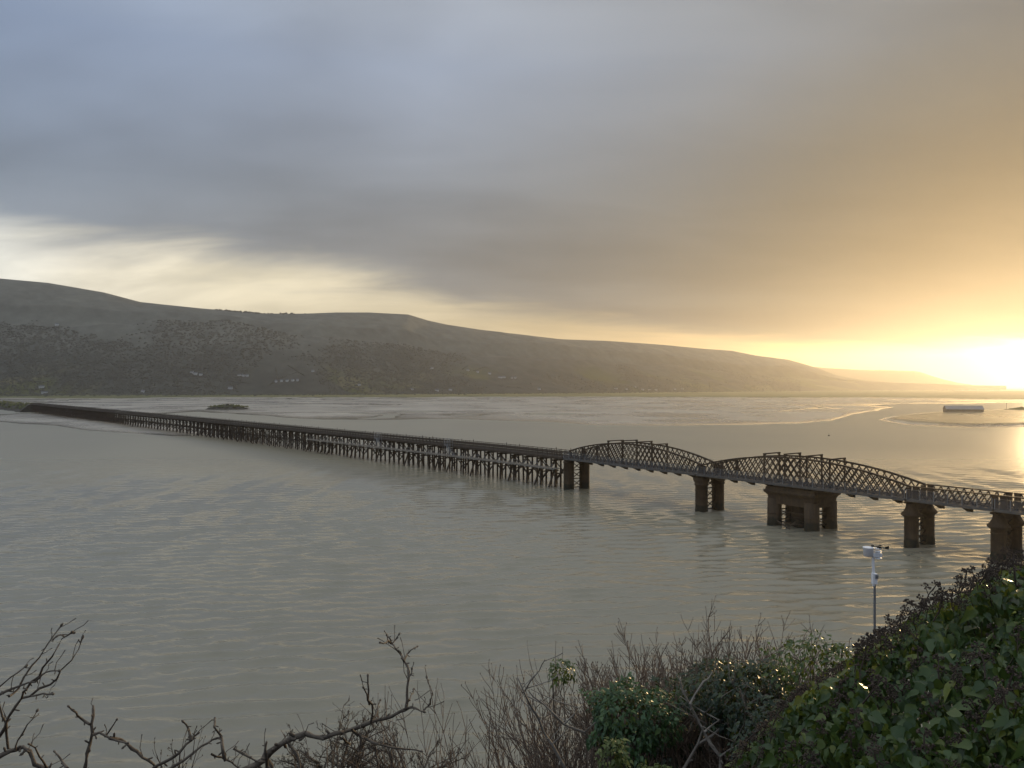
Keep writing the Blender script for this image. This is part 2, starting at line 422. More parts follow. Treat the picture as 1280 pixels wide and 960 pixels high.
FLATS = [(-500,499),(-500,511),(40,511),(110,516),(190,519),(250,515),(330,519.5),(380,523.5),(460,525),(560,524),(680,527),(740,530.5),(870,531.5),(1000,529.5),(1043,525.5),(1066,518),(1100,512.5),(1118,509),(1090,506.5),(1150,504.5),(1700,500),(1700,488),(-500,488)]
SPIT = [(1098,525),(1115,520.5),(1150,516.5),(1200,513.5),(1300,510),(1800,505),(1800,541),(1400,538),(1280,533.5),(1215,535),(1130,531)]
BANK = [(-500,521),(-500,528),(0,528),(70,532),(110,538),(160,541),(215,545),(245,544.5),(262,541),(205,531),(130,523),(70,517),(20,516.5),(-30,519)]
def make_sand():
    px = np.linspace(-420, 1720, 760)
    py = np.concatenate([np.linspace(556, 500, 250), np.linspace(499.7, 494, 30)])
    D = ground_D(py)
    PX = np.repeat(px[None], len(py), 0); PY = np.repeat(py[:, None], len(px), 1)
    X = (PX-CX)/F*D[:, None]; Y = np.repeat(D[:, None], len(px), 1)
    wob = .9*fbm(X/45, Y/90, 4)
    sd_f = poly_sd(PX, PY+wob, FLATS); sd_s = poly_sd(PX, PY+wob*.6, SPIT); sd_b = poly_sd(PX, PY+wob, BANK)
    big = fbm(X/260+3, Y/330, 5, .55); med = fbm(X/60, Y/140, 4)
    # winding creeks
    creek = np.abs(fbm(X/330+9, Y/420+4, 4, .5))
    hf = .42*np.tanh(sd_f/3.0)+.50*big*sstep(sd_f, 0, 4)+.14*med-.50*(1-sstep(creek, .0, .045))*sstep(sd_f, .2, 2)
    hs = .55*np.tanh(sd_s/1.2)+.12*med+1.1*sstep(sd_s, .9, 2.6)
    hb = .30*np.tanh(sd_b/1.6)+.14*med+.08*big
    Z = np.maximum(np.maximum(hf, hs), hb); Z = np.maximum(Z, -.6)
    o = mesh_np('sand_flats', np.stack([X, Y, Z], -1).reshape(-1, 3), grid_faces(len(py), len(px)), M['sand'], smooth=True)
    tag(o, 'wet tidal sand flats with creeks across the estuary', 'sand', kind='structure')
make_sand()

def make_marsh():
    px = np.linspace(-450, 1750, 420)
    r = np.geomspace(1330, 5300, 90)
    PX = np.repeat(px[None], len(r), 0); Rr = np.repeat(r[:, None], len(px), 1)
    shore = np.interp(px, [-450, 0, 140, 260, 430, 640, 860, 1000, 1110, 1280, 1750], [1420, 1470, 1540, 1640, 1660, 1700, 1700, 1650, 1560, 1400, 1350])
    X = (PX-CX)/F*Rr; Y = Rr
    far = np.interp(px, [-450, 1120, 1230, 1750], [5200, 5200, 4000, 3500])
    Z = -.8+2.2*sstep(Rr-shore[None]+90*fbm(X/190, Y/240, 4), -40, 120)+.4*fbm(X/90, Y/120, 4)-2.6*sstep(Rr-far[None]+160*fbm(X/500, Y/500, 3), -80, 150)
    o = mesh_np('salt_marsh', np.stack([X, Y, Z], -1).reshape(-1, 3), grid_faces(len(r), len(px)), M['marsh'], smooth=True)
    tag(o, 'flat green salt marsh below the far hills', 'marsh', kind='structure')
make_marsh()

RIDGE = [(-700,348),(-450,344),(-200,343),(0,348),(60,353.5),(130,365.5),(175,377.5),(215,382),(250,385.5),(300,390),(330,392),(380,392),(420,390.6),(460,390.5),(510,393),(535,400.5),(560,406),(600,412.5),(640,417),(700,424),(760,426.3),(830,431),(880,436),(915,438.5),(945,444.5),(985,449.5),(1000,453.5),(1022,460),(1045,469),(1075,474.5),(1120,478.5),(1180,481),(1260,482.3)]
LEDGE = [(-700,400),(-200,405),(0,408),(90,407),(160,404),(197,397.5),(240,400.5),(258,404),(262,401),(300,403),(330,411),(360,421),(420,428),(520,436),(640,446),(760,456),(900,466),(1020,475),(1260,483.5)]
def hill_profile():
    return np.interp
HX = np.array([p[0] for p in RIDGE], float)
def ridge_r(px): return np.interp(px, [-700, 0, 400, 700, 1000, 1260], [2550, 2650, 3000, 3700, 4900, 6000])
def toe_r(px): return np.interp(px, [-700, 0, 400, 700, 1000, 1260], [1960, 2020, 2160, 2600, 3700, 5300])
def ledge_r(px): return toe_r(px)+.52*(ridge_r(px)-toe_r(px))
def hill_z(px, r):
    """height of the far hillside at azimuth px and distance r"""
    ry = np.interp(px, HX, [p[1] for p in RIDGE]); ly = np.interp(px, [p[0] for p in LEDGE], [p[1] for p in LEDGE])
    rr, tr, lr = ridge_r(px), toe_r(px), ledge_r(px)
    zr = H+(CY-ry)/F*rr; zl = H+(CY-ly)/F*lr
    a = np.clip((r-tr)/(lr-tr), 0, 1); b = np.clip((r-lr)/(rr-lr), 0, 1)
    z1 = 1.5+(zl-1.5)*(a**1.25)
    dip = -26*np.sin(np.pi*np.clip(b/.35, 0, 1))
    z2 = zl+(zr-zl)*(1-(1-b)**1.35)+dip
    z = np.where(r < lr, z1, z2)
    back = np.clip((r-rr)/700, 0, 1); z = np.where(r > rr, zr-(zr+3)*back**1.1*1.0, z)
    X = (px-CX)/F*r; env = np.clip((r-tr)/250, 0, 1)*np.clip(np.abs(r-rr)/260, .05, 1)*np.clip(zr/250, .12, 1)
    n = fbm(X/420, r/420, 5, .52)*26+fbm(X/90, r/90, 4)*5
    gull = -np.abs(fbm(X/300+2, r/1400, 3))*30
    return z+env*(n+gull*.8+6)
def make_hill():
    px = np.linspace(-650, 1258, 700)
    u = np.concatenate([np.linspace(0, 1, 170), np.linspace(1.02, 1.9, 12)])
    PX = np.repeat(px[None], len(u), 0)
    tr, rr = toe_r(PX), ridge_r(PX)
    Rr = tr+(rr-tr)*np.minimum(u, 1)[:, None]+np.maximum(u-1, 0)[:, None]*800
    Z = hill_z(PX, Rr)
    X = (PX-CX)/F*Rr
    o = mesh_np('hillside', np.stack([X, Rr, Z], -1).reshape(-1, 3), grid_faces(len(u), len(px)), M['hill'], smooth=True)
    tag(o, 'long dark moorland ridge with woods across the estuary', 'hill', kind='structure')
    # headland farther down the coast
    HL = [(960,455),(1000,457),(1030,460),(1045,460.5),(1075,462.3),(1110,463.2),(1143,463.8),(1152,465.5),(1165,470),(1180,474.5),(1198,478.5),(1212,480.5),(1222,482.6)]
    px = np.linspace(960, 1222, 180); u = np.linspace(0, 1, 30); r0 = 7600; 
    PX = np.repeat(px[None], 60, 0); uu = np.concatenate([u, 1+u*1.0])[:, None]*np.ones_like(px)[None]
    zr = H+(CY-np.interp(px, [p[0] for p in HL], [p[1] for p in HL]))/F*r0
    Rr = r0-700+700*uu
    prof = np.where(uu < 1, np.sin(np.clip(uu, 0, 1)*np.pi/2)**1.1, np.cos(np.clip(uu-1, 0, 1)*np.pi/2))
    Z = -2+(zr[None]+2)*prof*(1+.03*fbm((PX-CX)/F*r0/160, Rr/200, 4)*(np.abs(uu-1) > .05))
    X = (PX-CX)/F*Rr
    o = mesh_np('headland', np.stack([X, Rr, Z], -1).reshape(-1, 3), grid_faces(60, len(px)), M['headland'], smooth=True)
    tag(o, 'pale hazy headland falling to the sea beyond the ridge', 'headland', kind='structure')
make_hill()

def hill_pos(px, py, zoff=0):
    """where the line through a photo point meets the hillside"""
    r = np.linspace(float(toe_r(px))-60, float(ridge_r(px)), 1500)
    zl = H-(py-CY)/F*r; zz = hill_z(np.full_like(r, px), r)
    k = np.argmax(zz >= zl)
    return Vector(((px-CX)/F*r[k], r[k], max(zz[k], 1.2)+zoff))

# the steep bank below the viewpoint
def bank_z(x, y):
    x = np.asarray(x, float); y = np.asarray(y, float)
    d = np.maximum(y-1.1, 0)
    rgt = sstep(x-.10*y, -1.6, 1.2)
    zl = 22.35-1.12*d; zr = 22.35-.52*d-.33*np.maximum(d-11, 0)
    z = zl*(1-rgt)+zr*rgt
    z = z+1.25*np.exp(-((x-3.3)/1.5)**2-((y-4.3)/1.7)**2)+.9*np.exp(-((x-7.2)/3.0)**2-((y-8.5)/3.0)**2)
    return z+.25*fbm(x/2.1, y/2.1, 4)+.6*fbm(x/9, y/9, 3)*np.clip(d/6, 0, 1)
def make_bank():
    x = np.linspace(-70, 95, 330); y = np.concatenate([np.linspace(-14, 24, 130), np.linspace(24.6, 60, 60)])
    X, Y = np.meshgrid(x, y); Z = np.maximum(bank_z(X, Y), -1.2)
    o = mesh_np('hillside_bank', np.stack([X, Y, Z], -1).reshape(-1, 3), grid_faces(len(y), len(x)), M['soil'], smooth=True)
    tag(o, 'dark leaf littered bank falling from the viewpoint to the water', 'bank', kind='structure')
make_bank()

def make_haze():
    mat = bpy.data.materials.new('pale_haze'); mat.use_nodes = True; t = mat.node_tree; t.nodes.clear()
    o = t.nodes.new('ShaderNodeOutputMaterial'); v = t.nodes.new('ShaderNodeVolumePrincipled')
    v.inputs['Color'].default_value = (.95, .93, .90, 1); v.inputs['Density'].default_value = HAZE; v.inputs['Anisotropy'].default_value = .68
    t.links.new(v.outputs[0], o.inputs['Volume'])
    zt = 432.0
    ob = MB().box((0, 4850, (zt-4)/2), (16000, 0, 0), (0, 5150, 0), (0, 0, (zt+4)/2)).build('haze', mat)
    tag(ob, 'thin pale sea haze filling the estuary air', 'haze', kind='stuff')
HAZE = 0.7e-4
make_haze()

# ================================================================== the iron spans
UX = Vector((.583, -.8125, 0)).normalized(); VX = Vector((-UX.y, UX.x, 0)); ZX = Vector((0, 0, 1))
A0 = Vector((15.2, 180.9, 0))
def BP(s, v=0.0, z=0.0): return A0+UX*s+VX*v+ZX*z
SB, SD_, SE = 39.5, 79.5, 91.4
TV = 2.2                                    # half distance between the trusses

def copy_tree(o, parent=None):
    c = o.copy(); COL.objects.link(c); c.parent = parent
    for ch in list(o.children): copy_tree(ch, c)
    return c

def pier(s, rad, style, label, zt=6.55, skew=0):
    t = empty('bridge_pier', BP(s, 0, 0)); tag(t, label, 'bridge pier', 'piers of the iron spans')
    for sg in (-1, 1):
        c = BP(s, sg*2.4)
        if style == 'flare': prof = [(rad+.05, -3), (rad+.05, .5), (rad, .6), (rad, zt-1.5), (rad+.18, zt-1.4), (rad+.18, zt-1.2), (rad+.05, zt-1.1), (rad+.35, zt-.55), (rad+.4, zt-.35), (rad+.4, zt)]
        elif style == 'plain': prof = [(rad+.03, -3), (rad+.03, .3), (rad, .4), (rad, zt-.5), (rad+.1, zt-.4), (rad+.1, zt)]
        else: prof = [(rad+.06, -3), (rad+.06, .9), (rad, 1.0), (rad, zt-2.05), (rad+.12, zt-2.0), (rad+.42, zt-1.75), (rad+.42, zt-1.5), (rad+.12, zt-1.25), (rad-.12, zt-.8), (rad-.25, zt-.4), (rad-.25, zt)]
        col = MB().lathe(prof, c, 28).build('column', M['caisson'], t, True)
        for zz in ((1.5, 2.9, 4.2) if style != 'collar' else (1.5, 2.9, 4.0)): MB().lathe([(rad+.035, zz-.07), (rad+.035, zz+.07)], c, 28).build('flange_band', M['caisson'], col)
    p = lambda v, z: BP(s, v, z)
    w = 2.4-rad
    zs = [.4, 2.4, 4.4] if style != 'collar' else [.4, 2.2, 3.9]
    for i, zz in enumerate(zs):
        MB().bar(p(-w-.12, zz), p(w+.12, zz), .16, .2).build('cross_strut', M['iron'], t)
        z2 = zz+1.75
        MB().bar(p(-w-.1, zz+.12), p(w+.1, z2), .15, .15).build('cross_brace', M['iron'], t)
        MB().bar(p(w+.1, zz+.12)+UX*.06, p(-w-.1, z2)+UX*.06, .15, .15).build('cross_brace', M['iron'], t)
    if style != 'collar': MB().box(BP(s, 0, zt+.12), UX*.7, VX*3.3, ZX*.12).build('bearing_plate', M['iron'], t)
    else:
        MB().box(BP(s, 0, zt+.12), UX*.8, VX*3.2, ZX*.12).build('bearing_plate', M['iron'], t)
        MB().box(BP(s, 0, zt-.5), UX*.25, VX*2.3, ZX*.48).build('cross_girder', M['iron'], t)
    return t
pier(0, 1.22, 'plain', 'pair of rusty iron columns where the timber trestle meets the first bowed truss')
pier(SB, 1.17, 'flare', 'pair of rusty flared iron columns between the two bowed trusses')
pier(SD_, .98, 'collar', 'pair of collared iron columns where the bowed trusses meet the flat lattice girders')
pier(SE, .98, 'collar', 'pair of collared iron columns rising behind the ivy bush')
pier(SE+11.9, .98, 'collar', 'pair of collared iron columns nearest the landing of the lattice girders')

def pivot_pier():
    s = (SB+SD_)/2; t = empty('pivot_pier', BP(s)); tag(t, 'massive swing pivot pier on a cluster of iron columns under the longer truss', 'bridge pier', 'piers of the iron spans')
    zt = 6.55
    for a, v in ((-3.6, -2.6), (3.6, -2.6), (-3.6, 2.6), (3.6, 2.6), (0, 0)):
        r = 1.2 if (a, v) != (0, 0) else 1.7
        c = MB().lathe([(r+.05, -3), (r+.05, .5), (r, .6), (r, 4.6)], BP(s+a, v), 28).build('column', M['caisson'], t, True)
        MB().lathe([(r+.04, 2.0), (r+.04, 2.15)], BP(s+a, v), 28).build('flange_band', M['caisson'], c)
    m = MB(); rows = []
    prof = [(-.15, 3.75), (0, 3.75), (0.05, 4.9), (.12, 5.2), (.4, 5.55), (.6, 5.75), (.6, 6.05), (.35, 6.2), (.35, zt+.1)]
    L, Wd = 4.35, 3.3
    for d, z in prof: rows += [BP(s-L-d, -Wd-d, z), BP(s+L+d, -Wd-d, z), BP(s+L+d, Wd+d, z), BP(s-L-d, Wd+d, z)]
    fs = []
    for i in range(len(prof)-1):
        for j in range(4): fs.append((i*4+j, i*4+(j+1) % 4, i*4+4+(j+1) % 4, i*4+4+j))
    n = len(prof)-1; fs += [(3, 2, 1, 0), (n*4, n*4+1, n*4+2, n*4+3)]
    m.add(rows, fs).build('cap_drum', M['caisson'], t)
    for a0, v0, a1, v1 in ((-3.6, -2.6, 3.6, -2.6), (-3.6, 2.6, 3.6, 2.6), (3.6, -2.6, 3.6, 2.6), (-3.6, -2.6, -3.6, 2.6)):
        for z in (.7, 2.5):
            MB().bar(BP(s+a0, v0, z), BP(s+a1, v1, z), .16, .2).build('cross_strut', M['iron'], t)
        MB().bar(BP(s+a0, v0, .7), BP(s+a1, v1, 2.5), .1).build('cross_brace', M['iron'], t)
        MB().bar(BP(s+a1, v1, .7)+ZX*.02, BP(s+a0, v0, 2.5), .1).build('cross_brace', M['iron'], t)
    # broken fender timbers by the water
    for q in ((-1.5, -3.6, .2, 2.2, -4.6, 1.1), (-2.6, -3.4, .9, 1.0, -4.9, .1), (-.5, -4.0, -.2, 1.6, -4.1, 1.4)):
        MB().bar(BP(s+q[0], q[1], q[2]), BP(s+q[3], q[4], q[5]), .14).build('fender_timber', M['timber'], t)
pivot_pier()

def footway(t, s0, s1, bays, v0=-2.45, v1=-4.1):
    n = bays; ds = (s1-s0)/n
    MB().box(BP((s0+s1)/2, (v0+v1)/2, 7.28), UX*((s1-s0)/2), VX*abs(v1-v0)/2, ZX*.06).build('footway_deck', M['deck_timber'], t)
    MB().box(BP((s0+s1)/2, v1-.06, 7.2), UX*((s1-s0)/2), VX*.05, ZX*.16).build('edge_beam', M['edge'], t)
    for i in range(n+1):
        s = s0+.05+(s1-s0-.1)*i/n
        MB().bar(BP(s, v1+.05, 7.345), BP(s, v1+.05, 8.75), .09, .09).build('railing_post', M['galv'], t)
        if i % 2 == 0 and i < n:
            ss = s+.4
            MB().add([BP(ss-.4, v0, 6.35), BP(ss-.4, v0, 7.03), BP(ss-.4, v1, 7.03), BP(ss+.4, v0, 6.35), BP(ss+.4, v0, 7.03), BP(ss+.4, v1, 7.03)],
                     [(0, 1, 2), (3, 5, 4), (0, 3, 4, 1), (1, 4, 5, 2), (0, 2, 5, 3)]).build('bracket', M['iron'], t)
    for i in range(n):
        c = BP(s0+ds*(i+.5), v1+.05, 8.03)
        MB().box(c, UX*(ds/2-.06), VX*.012, ZX*.62).build('railing_panel', M['mesh'], t)
    MB().bar(BP(s0, v1+.05, 8.78), BP(s1, v1+.05, 8.78), .08, .06).build('handrail', M['edge'], t)
    MB().bar(BP(s0, v1+.05, 7.38), BP(s1, v1+.05, 7.38), .05, .05).build('bottom_rail', M['edge'], t)

def track(t, s0, s1):
    MB().box(BP((s0+s1)/2, 0, 7.12), UX*((s1-s0)/2), VX*1.9, ZX*.1).build('track_deck', M['deck_timber'], t)
    for v in (-.75, .75): MB().bar(BP(s0, v, 7.3), BP(s1, v, 7.3), .07, .15).build('rail', M['track'], t)
    n = int((s1-s0)/4.2); 
    for i in range(n+1):
        s = s0+.3+(s1-s0-.6)*i/n
        MB().box(BP(s, 0, 6.85), UX*.12, VX*2.1, ZX*.16).build('cross_girder', M['iron'], t)

def bow_span(s0, s1, label, ztop, portals):
    t = empty('bowstring_truss_span', BP((s0+s1)/2, 0, 6.8)); tag(t, label, 'truss bridge', 'bowed truss spans of the iron bridge')
    g = .12; s0 += g; s1 -= g; L = s1-s0; z0 = 8.95
    def zt(s):
        x = (s-s0)/L*2-1; return z0+(ztop-z0)*(1-abs(x)**2.05)
    for side in (-1, 1):
        v = side*TV
        b = MB(); N = 28; pts = [BP(s0+L*i/N, v, zt(s0+L*i/N)) for i in range(N+1)]
        for p, q in zip(pts, pts[1:]): b.bar(p-UX*.03, q+UX*.03, .42, .26)
        tr = b.build('truss', M['iron'], t)
        MB().bar(BP(s0, v, 6.98), BP(s1, v, 6.98), .36, .42).build('bottom_chord', M['iron'], tr)
        for s in (s0+.35, s1-.35):
            MB().box(BP(s, v, (7.19+z0-.1)/2), UX*.34, VX*.16, ZX*((z0-.1-7.19)/2)).build('end_post', M['iron'], tr)
        pz = 7.19; pit = 1.22; rise = 1.0       # run per metre of height
        k = 0; s = s0-3.0
        while s < s1+.5:
            for dirn in (1, -1):
                # bar starts on the bottom chord at s and leans towards dirn until the arch
                a = s if dirn == 1 else s+pit*.5
                if not (s0+.5 < a < s1-.5): 
                    continue
                h = 0; 
                while h < 6:
                    sx = a+dirn*h*rise*.72
                    if sx <= s0+.5 or sx >= s1-.5 or 7.15+h >= zt(sx)-.05: break
                    h += .05
                if h > .5:
                    off = VX*(.05*dirn)
                    MB().bar(BP(a, v, 7.15)+off, BP(a+dirn*h*rise*.72, v, 7.15+h)+off, .06, .19, up=VX.cross(UX)).build('lattice_bar', M['iron'], tr)
            s += pit; k += 1
        for s in portals:
            MB().box(BP(s, v, (7.19+zt(s)-.14)/2), UX*.11, VX*.11, ZX*((zt(s)-.14-7.19)/2)).build('upright', M['iron'], tr)
        q = s0+L*.115
        MB().box(BP(q, v, (7.19+zt(q)-.14)/2), UX*.3, VX*.10, ZX*((zt(q)-.14-7.19)/2)).build('upright', M['iron'], tr)
    for s in portals:
        z = zt(s)+.12; h = .36; b = MB()
        b.box(BP(s, -TV, z+h/2), UX*.13, VX*.13, ZX*(h/2)); b.box(BP(s, TV, z+h/2), UX*.13, VX*.13, ZX*(h/2))
        b.box(BP(s, 0, z+h+.1), UX*.14, VX*(TV+.2), ZX*.10)
        b.bar(BP(s, -TV+.13, z+.1), BP(s, -TV+.6, z+h), .1); b.bar(BP(s, TV-.13, z+.1), BP(s, TV-.6, z+h), .1)
        b.build('portal_frame', M['iron'], t)
    track(t, s0, s1); footway(t, s0, s1, round(L/1.85))
    return t
bow_span(0, SB, 'bowed lattice truss span beside the timber trestle', 11.75, [13.2, 17.6, 22.0, 26.4])
bow_span(SB, SD_, 'bowed lattice truss span balanced over the massive pivot pier', 11.75, [53.5, 57.7, 61.9, 66.1])

def flat_span(s0, s1, label):
    t = empty('lattice_girder_span', BP((s0+s1)/2, 0, 6.8)); tag(t, label, 'girder bridge', 'flat lattice girder spans')
    s0 += .1; s1 -= .1; L = s1-s0
    for v in (-TV, TV):
        g = MB().bar(BP(s0, v, 9.05), BP(s1, v, 9.05), .34, .16).build('girder', M['iron'], t)
        MB().bar(BP(s0, v, 6.98), BP(s1, v, 6.98), .34, .3).build('bottom_chord', M['iron'], g)
        for s in (s0+.45, s1-.45): MB().box(BP(s, v, 8.05), UX*.42, VX*.09, ZX*.91).build('end_plate', M['iron'], g)
        n = 9; p = (L-1.8)/n
        for i in range(n):
            a = s0+.9+p*i
            MB().bar(BP(a, v, 7.14)+VX*.05, BP(a+p, v, 8.97)+VX*.05, 0.06, .17, up=VX.cross(UX)).build('lattice_bar', M['iron'], g)
            MB().bar(BP(a+p, v, 7.14)-VX*.05, BP(a, v, 8.97)-VX*.05, 0.06, .17, up=VX.cross(UX)).build('lattice_bar', M['iron'], g)
    track(t, s0, s1); footway(t, s0, s1, 6)
flat_span(SD_, SE, 'flat lattice girder span meeting the bowed truss')
flat_span(SE, SE+11.9, 'flat lattice girder span beyond the ivy bush, running to the landing')

# ================================================================== the timber trestle
D1 = Vector((-.652, .758, 0)).normalized()
def build_path():
    pts = [Vector(A0)]; d = -UX.copy(); t = 0; ds = .5; tan = [d.copy()]
    while t < 730:
        k = min(1, t/45.0); dd = ((-UX)*(1-k)+D1*k).normalized()
        pts.append(pts[-1]+dd*ds); tan.append(dd); t += ds
    return pts, tan
PPTS, PTAN = build_path()
def TP(t, v=0.0, z=0.0):
    i = min(max(t/.5, 0), len(PPTS)-1.001); k = int(i); f = i-k
    p = PPTS[k].lerp(PPTS[k+1], f); d = PTAN[k]
    lat = Vector((d.y, -d.x, 0))               # same side as VX
    return p+lat*v+ZX*z
def Tang(t): return PTAN[min(int(t/.5), len(PTAN)-1)]

tv = empty('timber_trestle', TP(0, 0, 0)); tag(tv, 'long dark timber trestle viaduct striding across the estuary', 'viaduct')
LEN = 716.0; SPC = 5.5; NB_ = int(LEN/SPC)
def sweep(vz, t0, t1, step=5.5):
    """prism swept along the path: vz = list of (v,z) corners"""
    m = MB(); ts = np.arange(t0, t1+.01, step); n = len(vz); vs = []; fs = []
    for t in ts:
        for v, z in vz: vs.append(TP(t, v, z))
    for i in range(len(ts)-1):
        for j in range(n): fs.append((i*n+j, i*n+(j+1) % n, (i+1)*n+(j+1) % n, (i+1)*n+j))
    fs += [tuple(range(n))[::-1], tuple((len(ts)-1)*n+j for j in range(n))]
    return m.add(vs, fs)
def rect(v0, v1, z0, z1): return [(v0, z0), (v1, z0), (v1, z1), (v0, z1)]
sweep(rect(-3.4, 2.6, 7.2, 7.38), 1.0, LEN).build('deck', M['deck_timber'], tv)
for v in (-2.4, -.8, .8, 2.2): sweep(rect(v-.17, v+.17, 6.72, 7.197), 1.0, LEN).build('beam', M['timber'], tv)
sweep(rect(-3.62, -3.42, 7.0, 7.5), 1.0, LEN).build('edge_beam', M['timber'], tv)
for v in (-.2, 1.24): sweep(rect(v-.035, v+.035, 7.383, 7.53), 1.0, LEN).build('rail', M['track'], tv)
for v, nm in ((-3.3, 'footway_railing'), (2.5, 'track_railing'), (-1.1, 'dividing_fence')):
    m = MB(); t = 1.4
    hh = 8.75 if v < 0 else 8.6
    while t < LEN:
        d = Tang(t); lat = Vector((d.y, -d.x, 0)); h = hh+random.uniform(-.04, .06)+(.35 if (v > 2 and int(t) % 5 == 0) else 0)
        m.box(TP(t, v, (7.385+h)/2), d*.06, lat*.06, ZX*(h-7.385)/2); t += 1.83
    rl = m.build(nm, M['timber'], tv); rl['kind'] = 'stuff'
    for z in ((8.62, 8.3, 7.98, 7.66) if v < -3 else (8.5, 8.15, 7.8)): sweep(rect(v-.10 if v > 0 else v-.1, v-.062, z-.07, z+.07), 1.2, LEN).build('guard_rail', M['timber'], rl)

def bent_meshes():
    """one bent at the origin: x across, y along, z up"""
    def cyl(p, q, r): return MB().tube([p, q], [r*1.08, r], 8)
    piles = [((-2.55, 0, -2.5), (-2.3, 0, 6.3)), ((-.8, 0, -2.5), (-.75, 0, 6.3)), ((.8, 0, -2.5), (.75, 0, 6.3)), ((2.55, 0, -2.5), (2.3, 0, 6.3))]
    cap = MB().box((0, 0, 6.5), (3.3, 0, 0), (0, .19, 0), (0, 0, .2))
    fb = MB()
    fb.bar((-2.5, -.26, 6.2), (2.5, -.26, 1.0), .12, .36, up=(0, 1, 0)); 
    bb = MB().bar((2.5, .26, 6.2), (-2.5, .26, 1.0), .12, .36, up=(0, 1, 0))
    wl = MB().box((0, -.36, 3.3), (2.75, 0, 0), (0, .07, 0), (0, 0, .14))
    rk = cyl((-5.0, .38, -2.2), (-2.2, .38, 4.6), .22)
    return cap, fb, bb, wl, piles, rk, cyl
cap, fb, bb, wl, piles, rk, cyl = bent_meshes()
proto = cap.build('bent', M['timber'])
fb.build('brace', M['timber'], proto); bb.build('brace', M['timber'], proto); wl.build('waling', M['timber'], proto)
for p, q in piles: cyl(p, q, .235).build('pile', M['timber'], proto)
rko = rk.build('raking_pile', M['timber'], proto)
joined = MB()
for mb in (cap, fb, bb, wl, *[cyl(p, q, .24) for p, q in piles]): joined.add(mb.v, mb.f)
far_me = joined.build('bent', M['timber'])
joined2 = MB().add(joined.v, joined.f).add(rk.v, rk.f)
far_me2 = joined2.build('bent', M['timber'])
base = origin(tv)
for i in range(1, NB_+1):
    t = i*SPC-.6; d = Tang(t); rz = math.atan2(-d.x, d.y)
    rake = (i % 3 == 1) or (i % 7 == 2)
    if i <= 62:
        c = proto.copy(); COL.objects.link(c)
        for ch in proto.children:
            if ch is rko and not rake: continue
            k = ch.copy(); COL.objects.link(k); k.parent = c
    else:
        c = (far_me2 if rake else far_me).copy(); COL.objects.link(c)
    c.parent = tv; c.location = TP(t)-base+Vector((0, 0, random.uniform(-.10, .01))); c.rotation_euler = (random.uniform(-.02, .02), random.uniform(-.012, .012), rz+random.uniform(-.07, .07))
# longitudinal braces between the bents
for i in range(1, NB_):
    t = i*SPC-.6
    for v in (-2.35, 2.35):
        m = MB(); hi, lo = (6.2, 1.2) if i % 2 else (1.2, 6.2)
        m.bar(TP(t, v, hi), TP(t+SPC, v, lo), 0.1, .28)
        if i < 90: m.build('side_brace', M['timber'], tv)
for o in list(proto.children)+[proto, far_me, far_me2]: bpy.data.objects.remove(o)

# repair scaffold hung along the near half of the trestle
sf = empty('scaffold_platform', TP(65, -3.4, 4.7)); tag(sf, 'grey scaffold walkway slung low along the near end of the trestle', 'scaffold')
sweep(rect(-5.0, -3.0, 4.62, 4.72), 2.5, 135, 5.5).build('board_deck', M['board'], sf)
sweep(rect(-5.06, -5.02, 4.5, 4.86), 2.5, 135, 5.5).build('toe_board', M['board'], sf)
for z in (5.2, 5.72): sweep(rect(-5.0, -4.95, z-.025, z+.025), 2.5, 135, 5.5).build('guard_tube', M['scaffold'], sf)
t = 3.0
while t < 135:
    MB().tube([TP(t, -4.96, 4.3), TP(t, -4.96, 5.8)], .03, 5).build('standard', M['scaffold'], sf)
    MB().tube([TP(t, -3.06, 4.5), TP(t, -3.06, 6.9)], .03, 5).build('hanger', M['scaffold'], sf)
    MB().tube([TP(t, -5.1, 4.56), TP(t, -2.4, 4.56)], .03, 5).build('transom', M['scaffold'], sf)
    t += 2.75
def stair_tower(t0, label):
    t = empty('scaffold_stair', TP(t0, -4.0, 4.75)); tag(t, label, 'scaffold stair', 'scaffold stairs up to the deck')
    for a in (-1.3, 0, 1.3):
        for v in (-4.8, -3.75):
            MB().tube([TP(t0+a, v, 4.75), TP(t0+a, v, 9.5)], .045, 5).build('standard', M['galv'], t)
    for z in (6.4, 7.6, 8.6, 9.3):
        for v in (-4.8, -3.75): MB().tube([TP(t0-1.4, v, z), TP(t0+1.4, v, z)], .04, 5).build('ledger', M['galv'], t)
        MB().tube([TP(t0-1.3, -4.9, z+.06), TP(t0-1.3, -3.7, z+.06)], .04, 5).build('transom', M['galv'], t)
    for v in (-4.55, -4.0): MB().bar(TP(t0-2.6, v, 4.75), TP(t0+1.1, v, 7.6), .06, .2).build('stringer', M['galv'], t)
    for i in range(9):
        f = (i+.5)/9; MB().box(TP(t0-2.6+3.7*f, -4.275, 4.8+2.85*f), Tang(t0)*.12, Vector((Tang(t0).y, -Tang(t0).x, 0))*.24, ZX*.02).build('tread', M['galv'], t)
    MB().tube([TP(t0+1.4, -4.88, 4.8), TP(t0-1.4, -4.88, 9.2)], .045, 5).build('brace', M['galv'], t)
    MB().tube([TP(t0-1.4, -4.95, 4.8), TP(t0+1.4, -4.95, 9.2)], .045, 5).build('brace', M['galv'], t)
stair_tower(48, 'pale scaffold stair on the stretch of trestle nearer the iron spans')
stair_tower(86, 'pale scaffold stair farther out along the trestle from the iron spans')

